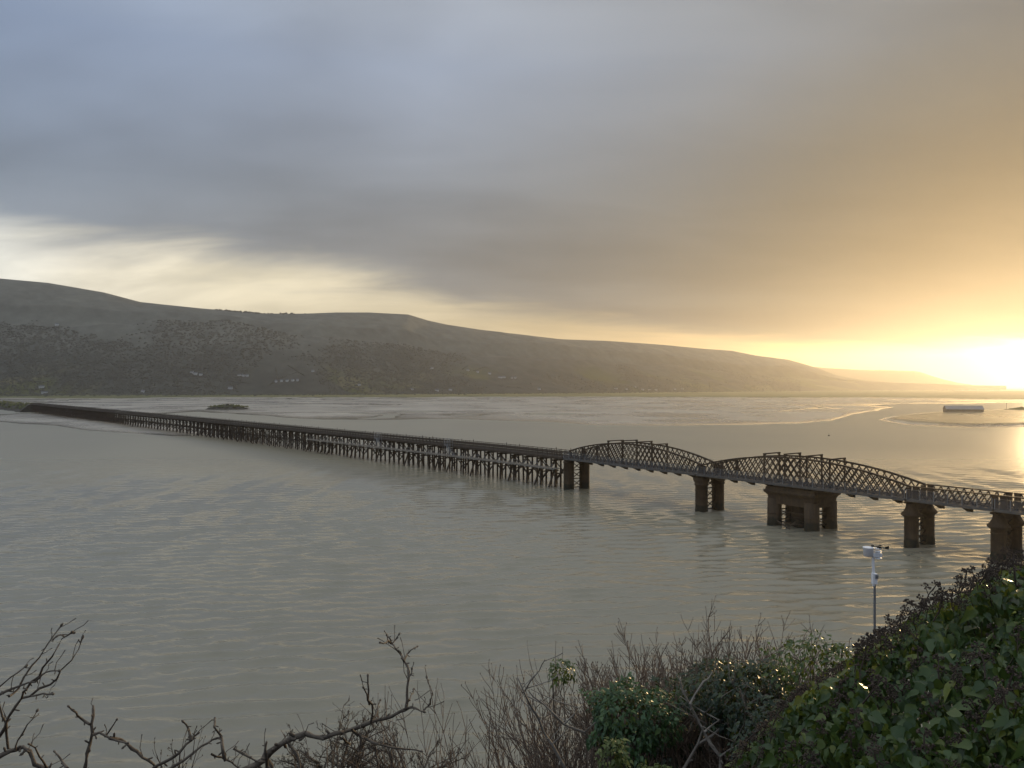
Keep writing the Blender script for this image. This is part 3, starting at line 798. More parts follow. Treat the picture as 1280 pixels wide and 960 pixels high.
# ================================================================== far shore details
def rock_heap(name, c, rx, ry, h, mat, n=46, seed=1, parent=None):
    r_ = np.random.default_rng(seed); u = np.linspace(0, 1, 22); th = np.linspace(0, 2*np.pi, n, endpoint=False)
    U, T = np.meshgrid(u, th, indexing='ij')
    X = c[0]+rx*U*np.cos(T)*(1+.25*fbm(np.cos(T)*2+seed, np.sin(T)*2, 3)); Y = c[1]+ry*U*np.sin(T)
    Z = c[2]+h*(1-U**1.7)*(.75+.7*fbm(X/6+seed, Y/6, 4))-.8*U**3+.5*fbm(X/1.7, Y/1.7, 3)*(1-U**4)
    V = np.stack([X, Y, Z], -1).reshape(-1, 3); fs = []
    m = len(th); i = np.arange(len(u)-1)[:, None]; j = np.arange(m)[None]
    fq = np.stack([i*m+j, (i+1)*m+j, (i+1)*m+(j+1) % m, i*m+(j+1) % m], -1).reshape(-1, 4)
    return mesh_np(name, V, fq, mat, parent, False, None if parent else c)

def blob_field(name, pts, sizes, mat, parent=None, seed=3, tall=1.0):
    """many rough little crowns in one mesh"""
    r_ = np.random.default_rng(seed)
    base = np.array([[0,0,1.05],[.8,0,.55],[.25,.76,.6],[-.65,.47,.5],[-.65,-.47,.62],[.25,-.76,.5],[.55,.4,-.1],[-.2,.66,-.1],[-.7,0,-.1],[-.2,-.66,-.1],[.55,-.4,-.1]])
    tri = np.array([[0,1,2],[0,2,3],[0,3,4],[0,4,5],[0,5,1],[1,6,2],[2,6,7],[2,7,3],[3,7,8],[3,8,4],[4,8,9],[4,9,5],[5,9,10],[5,10,1],[1,10,6]])
    P = np.array(pts); S = np.array(sizes); n = len(P)
    jit = 1+r_.normal(0, .16, (n, len(base), 1)); a = r_.random(n)*6.28
    B = base[None]*jit; c, s = np.cos(a)[:, None], np.sin(a)[:, None]
    V = np.stack([B[..., 0]*c-B[..., 1]*s, B[..., 0]*s+B[..., 1]*c, B[..., 2]*tall], -1)*S[:, None, None]+P[:, None]
    Fq = (tri[None]+(np.arange(n)*len(base))[:, None, None]).reshape(-1, 3)
    return mesh_np(name, V.reshape(-1, 3), Fq, mat, parent, True)

def make_woods():
    r_ = np.random.default_rng(5); pts = []; sz = []
    n = 30000; px = r_.uniform(-250, 1000, n); f = r_.random(n)**.8*.62
    tr, rr = toe_r(px), ridge_r(px); r = tr+f*(rr-tr); X = (px-CX)/F*r
    dens = fbm(X/330+4, r/420, 4)+.25-f*.55+.25*np.exp(-((px-150)/200)**2)
    keep = dens > r_.normal(.10, .05, n)
    px, r, X = px[keep], r[keep], X[keep]
    z = hill_z(px, r); s = r_.uniform(2.4, 5.4, len(px))
    pts = np.stack([X, r, z-1.0], -1)
    # hedge lines and copses on the lower fields, conifers on the skyline
    e = []; es = []
    for k in range(70):
        p0 = r_.uniform(-50, 1000); f0 = r_.uniform(.02, .35); dp = r_.normal(0, 22); df = r_.normal(0, .05)
        for q in np.linspace(0, 1, 30):
            p = p0+dp*q; ff = max(.005, f0+df*q); rr_ = float(toe_r(p)+ff*(ridge_r(p)-toe_r(p)))
            e.append(((p-CX)/F*rr_, rr_, float(hill_z(np.array(p), np.array(rr_)))-.6)); es.append(r_.uniform(2, 4.2))
    for p in list(r_.uniform(268, 326, 70))+list(r_.uniform(326, 384, 16)):
        rr_ = float(ridge_r(p))-r_.uniform(0, 60); e.append(((p-CX)/F*rr_, rr_, float(hill_z(np.array(p), np.array(rr_)))-1)); es.append(r_.uniform(4, 7.5))
    pts = np.concatenate([pts, np.array(e)]); s = np.concatenate([s, es])
    o = blob_field('woodland', pts, s, M['woodland'], tall=.8)
    tag(o, 'bare winter woods and hedges clothing the far hillside', 'woodland', kind='stuff')
    # low scrub along the marsh edge
    n = 2600; px = r_.uniform(-300, 1250, n); r = toe_r(px)-np.abs(r_.normal(0, 130, n))+20; r = np.minimum(r, 5200)
    o = blob_field('marsh_scrub', np.stack([(px-CX)/F*r, r, np.full(n, .6)], -1), r_.uniform(1.6, 4.0, n), M['woodland'], seed=8)
    tag(o, 'low line of scrub and hedge at the foot of the far hill', 'scrub', kind='stuff')
make_woods()

def house(p, w, d, h, rz, label, group, wall=None, roof=None, cat='house', name='house'):
    t = empty(name, p); t.rotation_euler = (0, 0, rz); ORG[t] = Vector((0, 0, 0)); tag(t, label, cat, group)
    w2, d2 = w/2, d/2
    MB().add([(-w2,-d2,-2),(w2,-d2,-2),(w2,d2,-2),(-w2,d2,-2),(-w2,-d2,h),(w2,-d2,h),(w2,d2,h),(-w2,d2,h),(-w2,0,h+d2*.75),(w2,0,h+d2*.75)],
             [(0,1,5,4),(2,3,7,6),(1,2,6,9,5),(3,0,4,8,7)]).build('wall', wall or M['housewhite'], t)
    e = .4; k = d2*.75
    MB().add([(-w2-e,-d2-e,h-.25),(w2+e,-d2-e,h-.25),(w2+e,0,h+k+.1),(-w2-e,0,h+k+.1),(w2+e,d2+e,h-.25),(-w2-e,d2+e,h-.25),
              (-w2-e,-d2-e,h-.05),(w2+e,-d2-e,h-.05),(w2+e,0,h+k+.35),(-w2-e,0,h+k+.35),(w2+e,d2+e,h-.05),(-w2-e,d2+e,h-.05)],
             [(6,7,8,9),(8,10,11,9),(0,3,2,1),(2,3,5,4),(0,1,7,6),(4,5,11,10),(1,2,8,7),(2,4,10,8),(3,0,6,9),(5,3,9,11)]).build('roof', roof or M['slate'], t)
    return t
# white houses scattered on the far slope
HS = [(52,484.6,14),(55.5,491.8,16),(240,466.5,10),(244,468,12),(251,469,10),(299,470.3,9),(304,470.3,9),(309,470.3,9),(345,477.5,8),(352,477,8),(359,476.7,8),(366,476.3,8),(372,476,8),
      (71,406.5,11),(179,490,11),(288,486,14),(391,464.5,9),(449,482,10),(515,487.5,10),(546,489,13),(563,488,12),(540,461,9),(585,463.5,9),(597,465.5,10),(612,467.5,11),
      (625,472.5,14),(629.5,472.3,15),(640,473,8),(644,473,9),(674,487,10),(770,486.5,12),(783,487,10),(794,484.5,11),(803,487.5,13),(812,488,12),(820,488,11),(843,487,13),(853,486.5,10)]
for i, (px, py, w) in enumerate(HS):
    p = hill_pos(px, py)
    house(p, w*.9, 6.5, 3.6, random.uniform(-.5, .5), 'white house among fields on the far hillside', 'white houses on the far hillside')

def islet():
    D = ground_D(512.2); c = ((279-CX)/F*D, D+8, .2)
    t = empty('rocky_islet', c); tag(t, 'low rocky islet with scrub out on the wet sand', 'islet')
    rock_heap('rock_mass', (c[0]+2, c[1], .0), 27, 13, 6.0, M['rock'], seed=4, parent=t)
    r_ = np.random.default_rng(2); n = 120; a = r_.random(n)*6.28; q = np.sqrt(r_.random(n))*.8
    X = c[0]+2+26*q*np.cos(a); Y = c[1]+12*q*np.sin(a)
    blob_field('scrub', np.stack([X, Y, 1.8+3.2*(1-q)], -1), r_.uniform(.6, 1.5, n), M['marsh'], t)['kind'] = 'stuff'
islet()

def far_landing():
    p = TP(716, -1, 0); t = empty('embankment', p); tag(t, 'weedy stone embankment where the far end of the trestle lands', 'embankment')
    d = Tang(716); lat = Vector((d.y, -d.x, 0)); e = p-d*6
    vs = []; fs = []; prof = [(-13, -1), (-7.5, 3.2), (-4.2, 6.9), (3.6, 6.9), (9, 3), (15, -1)]; N = 26
    for i in range(N):
        q = e+d*(i*9)
        for j, (v, z) in enumerate(prof):
            jj = random.uniform(-.7, .7); vs.append(q+lat*(v*(1+.1*math.sin(i*.9+j))+jj)+ZX*(z*(1-.02*i)+random.uniform(-.4, .3) if j not in (2, 3) else z-.02*i))
    n = len(prof)
    for i in range(N-1):
        for j in range(n-1): fs.append((i*n+j, i*n+j+1, (i+1)*n+j+1, (i+1)*n+j))
    fs.append(tuple(range(n))[::-1])
    MB().add(vs, fs).build('slope', M['rock'], t)
    r_ = np.random.default_rng(12); P = []; S = []
    for k in range(260):
        q = e+d*r_.uniform(2, 220); v = r_.choice([-1, 1])*r_.uniform(3.6, 9); P.append(q+lat*v+ZX*(max(.3, 7.2-(abs(v)-3.6)*.95))); S.append(r_.uniform(.6, 1.7))
    blob_field('scrub', P, S, M['marsh'], t)['kind'] = 'stuff'
    # shore rocks by the landing
    for k, (px, py, w, h) in enumerate(((14, 511, 16, 3.2), (-12, 512, 18, 2.6), (30, 509, 12, 2.2))):
        D = ground_D(py); o = rock_heap('shore_rock', ((px-CX)/F*D, D, -.1), w, w*.7, h, M['rock'], seed=20+k)
        tag(o, 'dark weedy rock outcrop on the shore beside the trestle landing', 'rock', 'rocks beside the trestle landing')
far_landing()

def spit_things():
    D = ground_D(514.5, 1.5); p = Vector(((1204-CX)/F*D, D, 1.5))
    t = house(p, 31, 7.5, 2.3, R(-8), 'long low hut with a pale roof on the sand spit', None, M['brownwall'], M['palemetal'], 'hut', 'long_hut')
    D = ground_D(512, 1.5); o = rock_heap('dune', ((1285-CX)/F*D, D, 1.0), 26, 14, 4.2, M['marsh'], seed=33)
    tag(o, 'grassy dune mound on the sand spit beyond the long hut', 'dune')
    D = ground_D(512, 1.5); q = Vector(((1258-CX)/F*D, D, 1.0))
    t = empty('marker_post', q); tag(t, 'thin marker post on the sand spit', 'post')
    MB().tube([q-ZX, q+ZX*6.5], .16, 6).build('post', M['timber'], t)
    MB().box(q+ZX*6.4, (.45, 0, 0), (0, .06, 0), (0, 0, .35)).build('topmark', M['timber'], t)
    D = ground_D(545); q = Vector(((1036-CX)/F*D, D, 0)); t = empty('mooring_buoy', q); tag(t, 'small dark buoy afloat beyond the trusses', 'buoy')
    MB().lathe([(.05, -.5), (.45, -.3), (.55, 0), (.45, .35), (.12, .5)], q, 14).build('float', M['black'], t, True)
    MB().tube([q+ZX*.45, q+ZX*1.3], .06, 6).build('staff', M['black'], t)
spit_things()

# ================================================================== weather station
def weather_station():
    D = 12.5; top = at(1091, 689, D); x, y = top.x, top.y; gz = float(bank_z(x, y))
    t = empty('weather_station', (x, y, gz)); tag(t, 'white weather station on a thin pole beyond the ivy', 'weather station')
    P = lambda dx, dy, dz: Vector((x+dx, y+dy, top.z+dz))
    MB().tube([Vector((x+.025, y, gz-.3)), P(.025, 0, -.52)], .019, 8).build('pole', M['pole'], t)
    MB().tube([P(.012, 0, -.56), P(.0, 0, -.09)], .022, 8).build('mast', M['white'], t)
    MB().box(P(.015, -.01, -.44), (.035, 0, 0), (0, .035, 0), (0, 0, .085)).build('clamp', M['white'], t)
    MB().box(P(.035, -.02, -.40), (.02, 0, 0), (0, .05, 0), (0, 0, .03)).build('clamp', M['pole'], t)
    # sensor body: rain funnel and screened thermometer stack
    MB().lathe([(.05, -.085), (.075, -.075), (.08, .05), (.088, .06), (.088, .068), (.06, .06)], P(-.075, 0, 0), 18).build('rain_gauge', M['white'], t, True)
    MB().box(P(0, 0, -.055), (.13, 0, 0), (0, .04, 0), (0, 0, .028)).build('sensor_arm', M['white'], t)
    s = MB()
    for k in range(5): MB().lathe([(.03, -.012), (.062, -.016), (.062, -.008), (.03, .006)], P(.075, 0, -.10+.028*k), 16).build('shield_plate', M['white'], t, True)
    MB().lathe([(.05, -.01), (.05, .01)], P(.075, 0, .045), 14).build('shield_cap', M['white'], t)
    h = MB().tube([P(.075, 0, .05), P(.075, 0, .085)], .012, 6).build('wind_hub', M['black'], t)
    for k in range(3):
        a = .5+k*2.094; e = P(.075+.075*math.cos(a), .075*math.sin(a), .082)
        MB().bar(P(.075, 0, .08), e, .01, .01).build('cup_arm', M['black'], h)
        MB().lathe([(.004, -.022), (.02, -.012), (.027, .01), (.022, .014)], e, 8).build('wind_cup', M['black'], h)
    v = MB().bar(P(.09, -.03, .06), P(.22, -.05, .065), .012, .012).build('vane_arm', M['black'], t)
    MB().add([P(.17, -.046, .05), P(.23, -.052, .04), P(.23, -.052, .10), P(.18, -.047, .08), P(.17, -.040, .05), P(.23, -.046, .04), P(.23, -.046, .10), P(.18, -.041, .08)],
             MB.BF).build('vane_fin', M['black'], v)
weather_station()

# ================================================================== plants
def grow(out, tips, p, d, L, r, depth, P, rs):
    """one branch with its children; out collects (points, radii)"""
    n = 5 if depth > 0 else 4
    pts = [np.array(p)]; rad = [r]; d = np.array(d, float); d /= np.linalg.norm(d)
    for i in range(n-1):
        d = d+rs.normal(0, P['wob'], 3)+np.array([0, 0, P['up']]); d /= np.linalg.norm(d)
        pts.append(pts[-1]+d*L/(n-1)); rad.append(r*(1-(1-P['taper'])*(i+1)/(n-1)))
    out.append((np.array(pts), np.array(rad)))
    if depth == 0:
        tips.append(pts[-1]); return
    nc = P['n'][depth-1]; nc = max(1, int(rs.normal(nc, nc*.2)))
    for k in range(nc):
        f = rs.uniform(.22, 1.0) if k else 1.0
        i = min(int(f*(n-1)), n-2); q = pts[i]+(pts[i+1]-pts[i])*(f*(n-1)-i)
        t = pts[i+1]-pts[i]; t /= np.linalg.norm(t)
        s = rs.normal(0, 1, 3); s -= t*s.dot(t); s /= np.linalg.norm(s)+1e-9
        a = P['ang']*rs.uniform(.6, 1.3)*(0.35 if k == 0 else 1)
        grow(out, tips, q, t*math.cos(a)+s*math.sin(a), L*P['len']*rs.uniform(.6, 1.15)*(1-.3*f), max(P['rmin'], r*P['taper']*rs.uniform(.55, .85)), depth-1, P, rs)
def add_buds(out, tips, size, rs, frac=1.0):
    for q in tips:
        if rs.random() < frac:
            d = rs.normal(0, .4, 3)+np.array([0, 0, 1]); d /= np.linalg.norm(d)
            out.append((np.array([q-d*size*.3, q+d*size*.5, q+d*size*1.2, q+d*size*1.7]), np.array([.3, 1, .8, .15])*size*.55))

def shrub(px, D, top_py, nst, spread, mat, label, group, seed, hscale=1.0, P=None, name='bare_shrub', lean=(0, 0), cat='shrub', r0=.016, crown=None):
    rs = np.random.default_rng(seed); x = (px-CX)/F*D; gz = float(bank_z(x, D)); top = H-(top_py-CY)/F*D; h = (top-gz)*hscale
    base = Vector((x, D, gz)); t = empty(name, base); tag(t, label, cat, group)
    P = P or dict(wob=.11, up=.06, taper=.6, n=[6, 11], ang=.6, len=.38, rmin=.0054)
    st = []; out = []; tips = []; foot = gz
    if crown:
        foot = top-crown; h = crown
        V, Fq = tubes_np([(np.array([[x+.1, D, gz-.3], [x-.12, D+.1, gz*.6+foot*.4], [x+.08, D, gz*.25+foot*.75], [x, D, foot+.15]]), np.array([.13, .11, .09, .07])*crown/2.6)], 9)
        mesh_np('trunk', V, Fq, mat, t, True)
    for k in range(nst):
        a = rs.random()*6.28; sp = spread*math.sqrt(rs.random())
        d = np.array([math.sin(sp)*math.cos(a)+lean[0], math.sin(sp)*math.sin(a)+lean[1], math.cos(sp)])
        q = np.array([x, D, foot])+np.array([rs.normal(0, .22), rs.normal(0, .22), -.15])*(.25 if crown else 1)
        L = h*rs.uniform(.60, .74)*(.82 if len(P['n']) == 3 else 1)
        tmp = []; grow(tmp, tips, q, d, L, r0*rs.uniform(.7, 1.3), len(P['n']), P, rs)
        st.append(tmp[0]); out += tmp[1:]
    V, Fq = tubes_np(st, 6); mesh_np('stems', V, Fq, mat, t, True)['kind'] = 'stuff'
    add_buds(out, tips, .013, rs, .8)
    V, Fq = tubes_np(out, 3); mesh_np('twigs', V, Fq, mat, t, True)['kind'] = 'stuff'
    return t
TH = 'bare red-brown shrub in the thicket on the bank'
for k, (px, D, tp, n, sp) in enumerate([(618, 10.2, 852, 18, .75), (645, 10.6, 812, 24, .66), (680, 10.8, 782, 26, .6), (722, 9.6, 784, 24, .5), (752, 10.9, 782, 24, .45), (800, 10.2, 764, 24, .45), (838, 9.3, 790, 24, .45),
        (872, 10.9, 762, 22, .42), (918, 10.2, 762, 22, .42), (962, 10.6, 748, 20, .38), (1000, 9.4, 772, 20, .4), (1040, 10.4, 768, 18, .4), (1066, 8.6, 782, 16, .45), (822, 8.3, 806, 18, .5), (880, 8.0, 800, 18, .45), (936, 7.9, 800, 18, .42), (992, 7.6, 802, 16, .42), (700, 9.0, 815, 22, .6), (660, 9.2, 850, 20, .7), (775, 8.8, 800, 20, .5)]):
    shrub(px, D, tp-6, int(n*1.2), sp, M['twig'], TH, 'bare red-brown shrubs of the thicket', 100+k)
PG = dict(wob=.18, up=.02, taper=.6, n=[5, 6, 6], ang=.75, len=.52, rmin=.0038)
for k, (px, D, tp, n, sp) in enumerate([(640, 8.8, 872, 14, .95), (685, 8.2, 862, 14, .9), (740, 7.8, 872, 10, .8)]):
    shrub(px, D, tp, n, sp, M['twig_grey'], 'tangled grey-brown bush spreading low over the water edge of the thicket', 'tangled bushes below the thicket', 130+k, 1.1, PG, 'tangled_bush', cat='bush')
shrub(425, 14.5, 842, 22, 1.15, M['twig_grey'], 'fine twigged bare tree crown rising behind the crooked branch', None, 140, 1.0,
      dict(wob=.24, up=.04, taper=.6, n=[4, 5, 6], ang=.75, len=.5, rmin=.0052), 'bare_tree', cat='tree', r0=.03, crown=2.3)
shrub(505, 13.5, 876, 16, 1.1, M['twig_grey'], 'smaller fine twigged bare tree crown to the thicket side of the crooked branch', None, 141, 1.0,
      dict(wob=.24, up=.04, taper=.6, n=[4, 5, 6], ang=.75, len=.5, rmin=.0050), 'bare_tree', cat='tree', r0=.026, crown=1.7)
shrub(225, 9.5, 905, 7, .6, M['twig_grey'], 'low sparse shrub with fine twigs below the knobbly branches', None, 142, 1.0,
      dict(wob=.12, up=.04, taper=.55, n=[3, 4], ang=.6, len=.42, rmin=.0036), 'bare_shrub', r0=.012, crown=1.2)

# crooked branches close to the viewpoint: each one a hand-set run of bends with its own depth
def branch_thing(name, label, D, runs, mat, knob=.012, cat='branch', group=None, seed=1):
    rs = np.random.default_rng(seed); t = None; W_ = []
    for run in runs:
        w0, w1, pts = run; P3 = []
        dd = rs.uniform(-.25, .25)
        for i, (px, py) in enumerate(pts): P3.append(np.array(at(px, py, D+dd*i/max(1, len(pts)-1)+rs.normal(0, .03))))
        # refine with small wobbles
        Q = [P3[0]]; n = len(P3)
        for a, b in zip(P3, P3[1:]):
            m = (a+b)/2+rs.normal(0, np.linalg.norm(b-a)*.05, 3); Q += [m, b]
        Q = np.array(Q); sc = D/F
        rad = np.linspace(w0, w1*.75, len(Q))*.31*sc*(1+rs.normal(0, .13, len(Q)))
        W_.append((Q, rad))
    base = W_[0][0][0]; t = empty(name, base); tag(t, label, cat, group)
    for i, (Q, rad) in enumerate(W_):
        out = [(Q, rad)]
        for j in range(1, len(Q)):                       # knobs and spurs along the bark
            if rs.random() < .75:
                f = rs.random(); q = Q[j-1]*(1-f)+Q[j]*f; d = rs.normal(0, 1, 3); d /= np.linalg.norm(d); s = rad[j]*1.5+knob*.5
                out.append((np.array([q, q+d*s, q+d*s*1.5, q+d*s*1.9]), np.array([.6, .65, .75, .2])*max(rad[j]*.8, knob*.35)))
        for j in range(1, len(Q)):                       # fine twigs
            if rs.random() < .2:
                f = rs.random(); q = Q[j-1]*(1-f)+Q[j]*f; d = Q[j]-Q[j-1]; d = d/np.linalg.norm(d)*.5+rs.normal(0, .6, 3)+np.array([0, 0, .7]); d /= np.linalg.norm(d); s = rs.uniform(.04, .13)*D/4
                k1 = q+d*s*.4+rs.normal(0, s*.06, 3); k2 = k1+d*s*.35+rs.normal(0, s*.1, 3); out.append((np.array([q, k1, k2, k2+d*s*.3+rs.normal(0, s*.08, 3)]), np.array([.0022, .0018, .0017, .0026])*D/4))
        q = Q[-1]; d = Q[-1]-Q[-2]; d /= np.linalg.norm(d)+1e-9
        out.append((np.array([q, q+d*knob*.6, q+d*knob*1.4, q+d*knob*2.0]), np.array([rad[-1], knob*.62, knob*.6, knob*.1])))
        V, Fq = tubes_np(out, 7); mesh_np('limb' if i == 0 else 'side_branch', V, Fq, mat, t, True)
    return t
branch_thing('tree_branch', 'knobbly forked branch reaching up at the edge of the water view', 3.6, [
    (7, 5, [(-30,975),(-6,928),(8,908),(12,895),(28,872),(33,862)]),
    (5, 3, [(33,862),(50,845),(66,820),(78,798),(90,790)]), (4, 2.5, [(66,800),(72,795),(80,793),(92,791)]), (5, 3, [(12,870),(24,860),(40,832),(60,805),(76,783)]),
    (5, 2.6, [(28,872),(50,860),(72,848),(90,825),(103,799)]), (5, 4, [(11,935),(9,905),(0,880),(-14,860)]),
    (5, 3, [(-20,880),(0,868),(25,857),(45,852),(58,840),(73,838)]), (4, 3, [(-20,870),(0,858),(14,846),(31,834)]),
    (4.5, 4, [(40,870),(56,866),(66,867)]), (4, 3, [(20,938),(23,925),(35,905),(46,890)])], M['bark'], .010, seed=3)
branch_thing('tree_branch', 'low twisting branch with short stub twigs at the foot of the view', 4.4, [
    (11, 9, [(-40,960),(0,945),(14,938),(30,933),(38,938),(44,955),(56,958),(75,965)]),
    (8, 7, [(104,985),(108,955),(113,930),(115,905),(117,885)]), (6, 4, [(113,905),(103,898),(96,890),(88,884)]), (6, 4, [(116,918),(125,915),(138,922),(150,926),(160,928)]),
    (7, 6, [(138,922),(152,924),(165,935),(178,946),(192,954),(205,968)]), (4.5, 3, [(132,920),(138,912),(146,900)]), (7, 5, [(192,960),(210,950),(225,940),(240,925),(247,917)]),
    (6, 4.5, [(200,972),(230,950),(252,932),(266,924),(276,922)]), (6.5, 5, [(282,950),(278,930),(276,918),(268,908),(269,898)]), (5.5, 4, [(240,925),(236,910),(230,902)]),
    (6, 4, [(85,960),(78,950),(70,940)]), (5, 4, [(265,942),(278,946),(290,952),(300,960)]), (5, 4, [(60,960),(50,945),(38,930)])], M['bark'], .010, seed=5)
branch_thing('tree_branch', 'long crooked grey branch with an upright shoot ending in a bud cluster', 4.8, [
    (15, 8, [(255,985),(300,965),(328,951),(340,938),(352,929),(368,921),(382,916),(392,920),(405,922),(420,916),(440,911),(462,903),(480,898),(500,889),(512,884)]),
    (6, 4.5, [(508,884),(509,868),(511,848),(508,830),(505,826)]), (4.5, 3.2, [(505,826),(500,816),(493,808),(489,804)]), (3.6, 3, [(489,804),(484,802),(476,803)]),
    (3.6, 3, [(489,804),(487,797),(484,794)]), (3.6, 3, [(490,804),(495,799),(498,794)]), (3.4, 3, [(505,826),(509,817),(514,812),(521,808)]),
    (4.5, 4, [(505,886),(514,884),(522,886),(529,889)]), (4, 2.6, [(529,889),(538,880),(541,868),(538,858),(534,848)]), (3.2, 2.6, [(510,850),(514,842),(515,837)]), (3, 2.6, [(511,876),(514,868),(517,862)]),
    (6.5, 3.5, [(440,912),(458,923),(475,930),(492,934),(510,936),(525,938)]), (5, 4, [(464,902),(466,890),(460,875),(455,860)]), (4.5, 3.5, [(462,880),(461,862),(460,846)]),
    (4, 3, [(465,900),(472,888),(475,876)]), (8, 5, [(340,972),(334,955),(332,938),(333,930)]), (5, 4, [(292,935),(305,942),(320,950),(330,952)]),
    (5, 4, [(426,922),(432,926),(437,929)]), (7, 5, [(375,975),(374,950),(366,935),(360,928)])], M['bark'], .011, seed=9)
for k, (D, w, pts) in enumerate([(7.2, 8, [(840,985),(872,930),(905,905),(935,880),(958,868)]), (7.0, 9, [(905,985),(900,945),(880,915),(862,880),(850,850)]), (7.3, 7, [(965,985),(940,950),(925,920),(915,905),(890,880)]),
        (7.1, 6, [(980,975),(965,940),(945,905),(935,890),(925,862)]), (7.6, 7, [(720,985),(690,930),(672,895),(655,865),(648,848)]), (7.6, 7, [(790,985),(750,935),(705,905),(680,880),(660,870)]),
        (7.4, 8, [(1010,985),(985,935),(960,930),(935,945),(915,965)])]):
    D0 = D
    branch_thing('bare_branch', 'pale bare branch slanting through the thicket', D, [(w, w*.5, pts)] + [(w*.5, w*.25, [(pts[j][0], pts[j][1]), (pts[j][0]+random.uniform(8, 26)*random.choice([-1, 1]), pts[j][1]-random.uniform(14, 30)), (pts[j][0]+random.uniform(10, 40)*random.choice([-1, 1]), pts[j][1]-random.uniform(34, 56))]) for j in (1, 2, 3)],
                 M['palewood'], .008, group='pale branches in the thicket', seed=50+k)

# leaves
LV = np.array([[0,0,0],[.25,.10,.02],[.34,.34,0],[.20,.68,-.06],[0,1.12,-.24],[-.20,.68,-.06],[-.34,.34,0],[-.25,.10,.02],[0,.25,-.05],[0,.62,-.08]])
LF = np.array([[0,1,8],[1,2,8],[2,9,8],[2,3,9],[3,4,9],[4,5,9],[5,6,9],[6,8,9],[6,7,8],[7,0,8]])
def leaf_arrays(P, T, N, S, rs):
    """P base points, T tip directions, N approximate normals, S sizes"""
    T = T/np.linalg.norm(T, axis=1, keepdims=True); B = np.cross(T, N); B /= np.linalg.norm(B, axis=1, keepdims=True)+1e-9; N = np.cross(B, T)
    n = len(P); cv = rs.uniform(.4, 2.4, n)[:, None]; wd = rs.uniform(.75, 1.15, n)[:, None]
    L = np.repeat(LV[None], n, 0).copy(); L += rs.normal(0, .02, L.shape)
    V = P[:, None]+S[:, None, None]*(L[..., 0:1]*wd[..., None]*B[:, None]+L[..., 1:2]*T[:, None]+L[..., 2:3]*cv[..., None]*N[:, None])
    return V

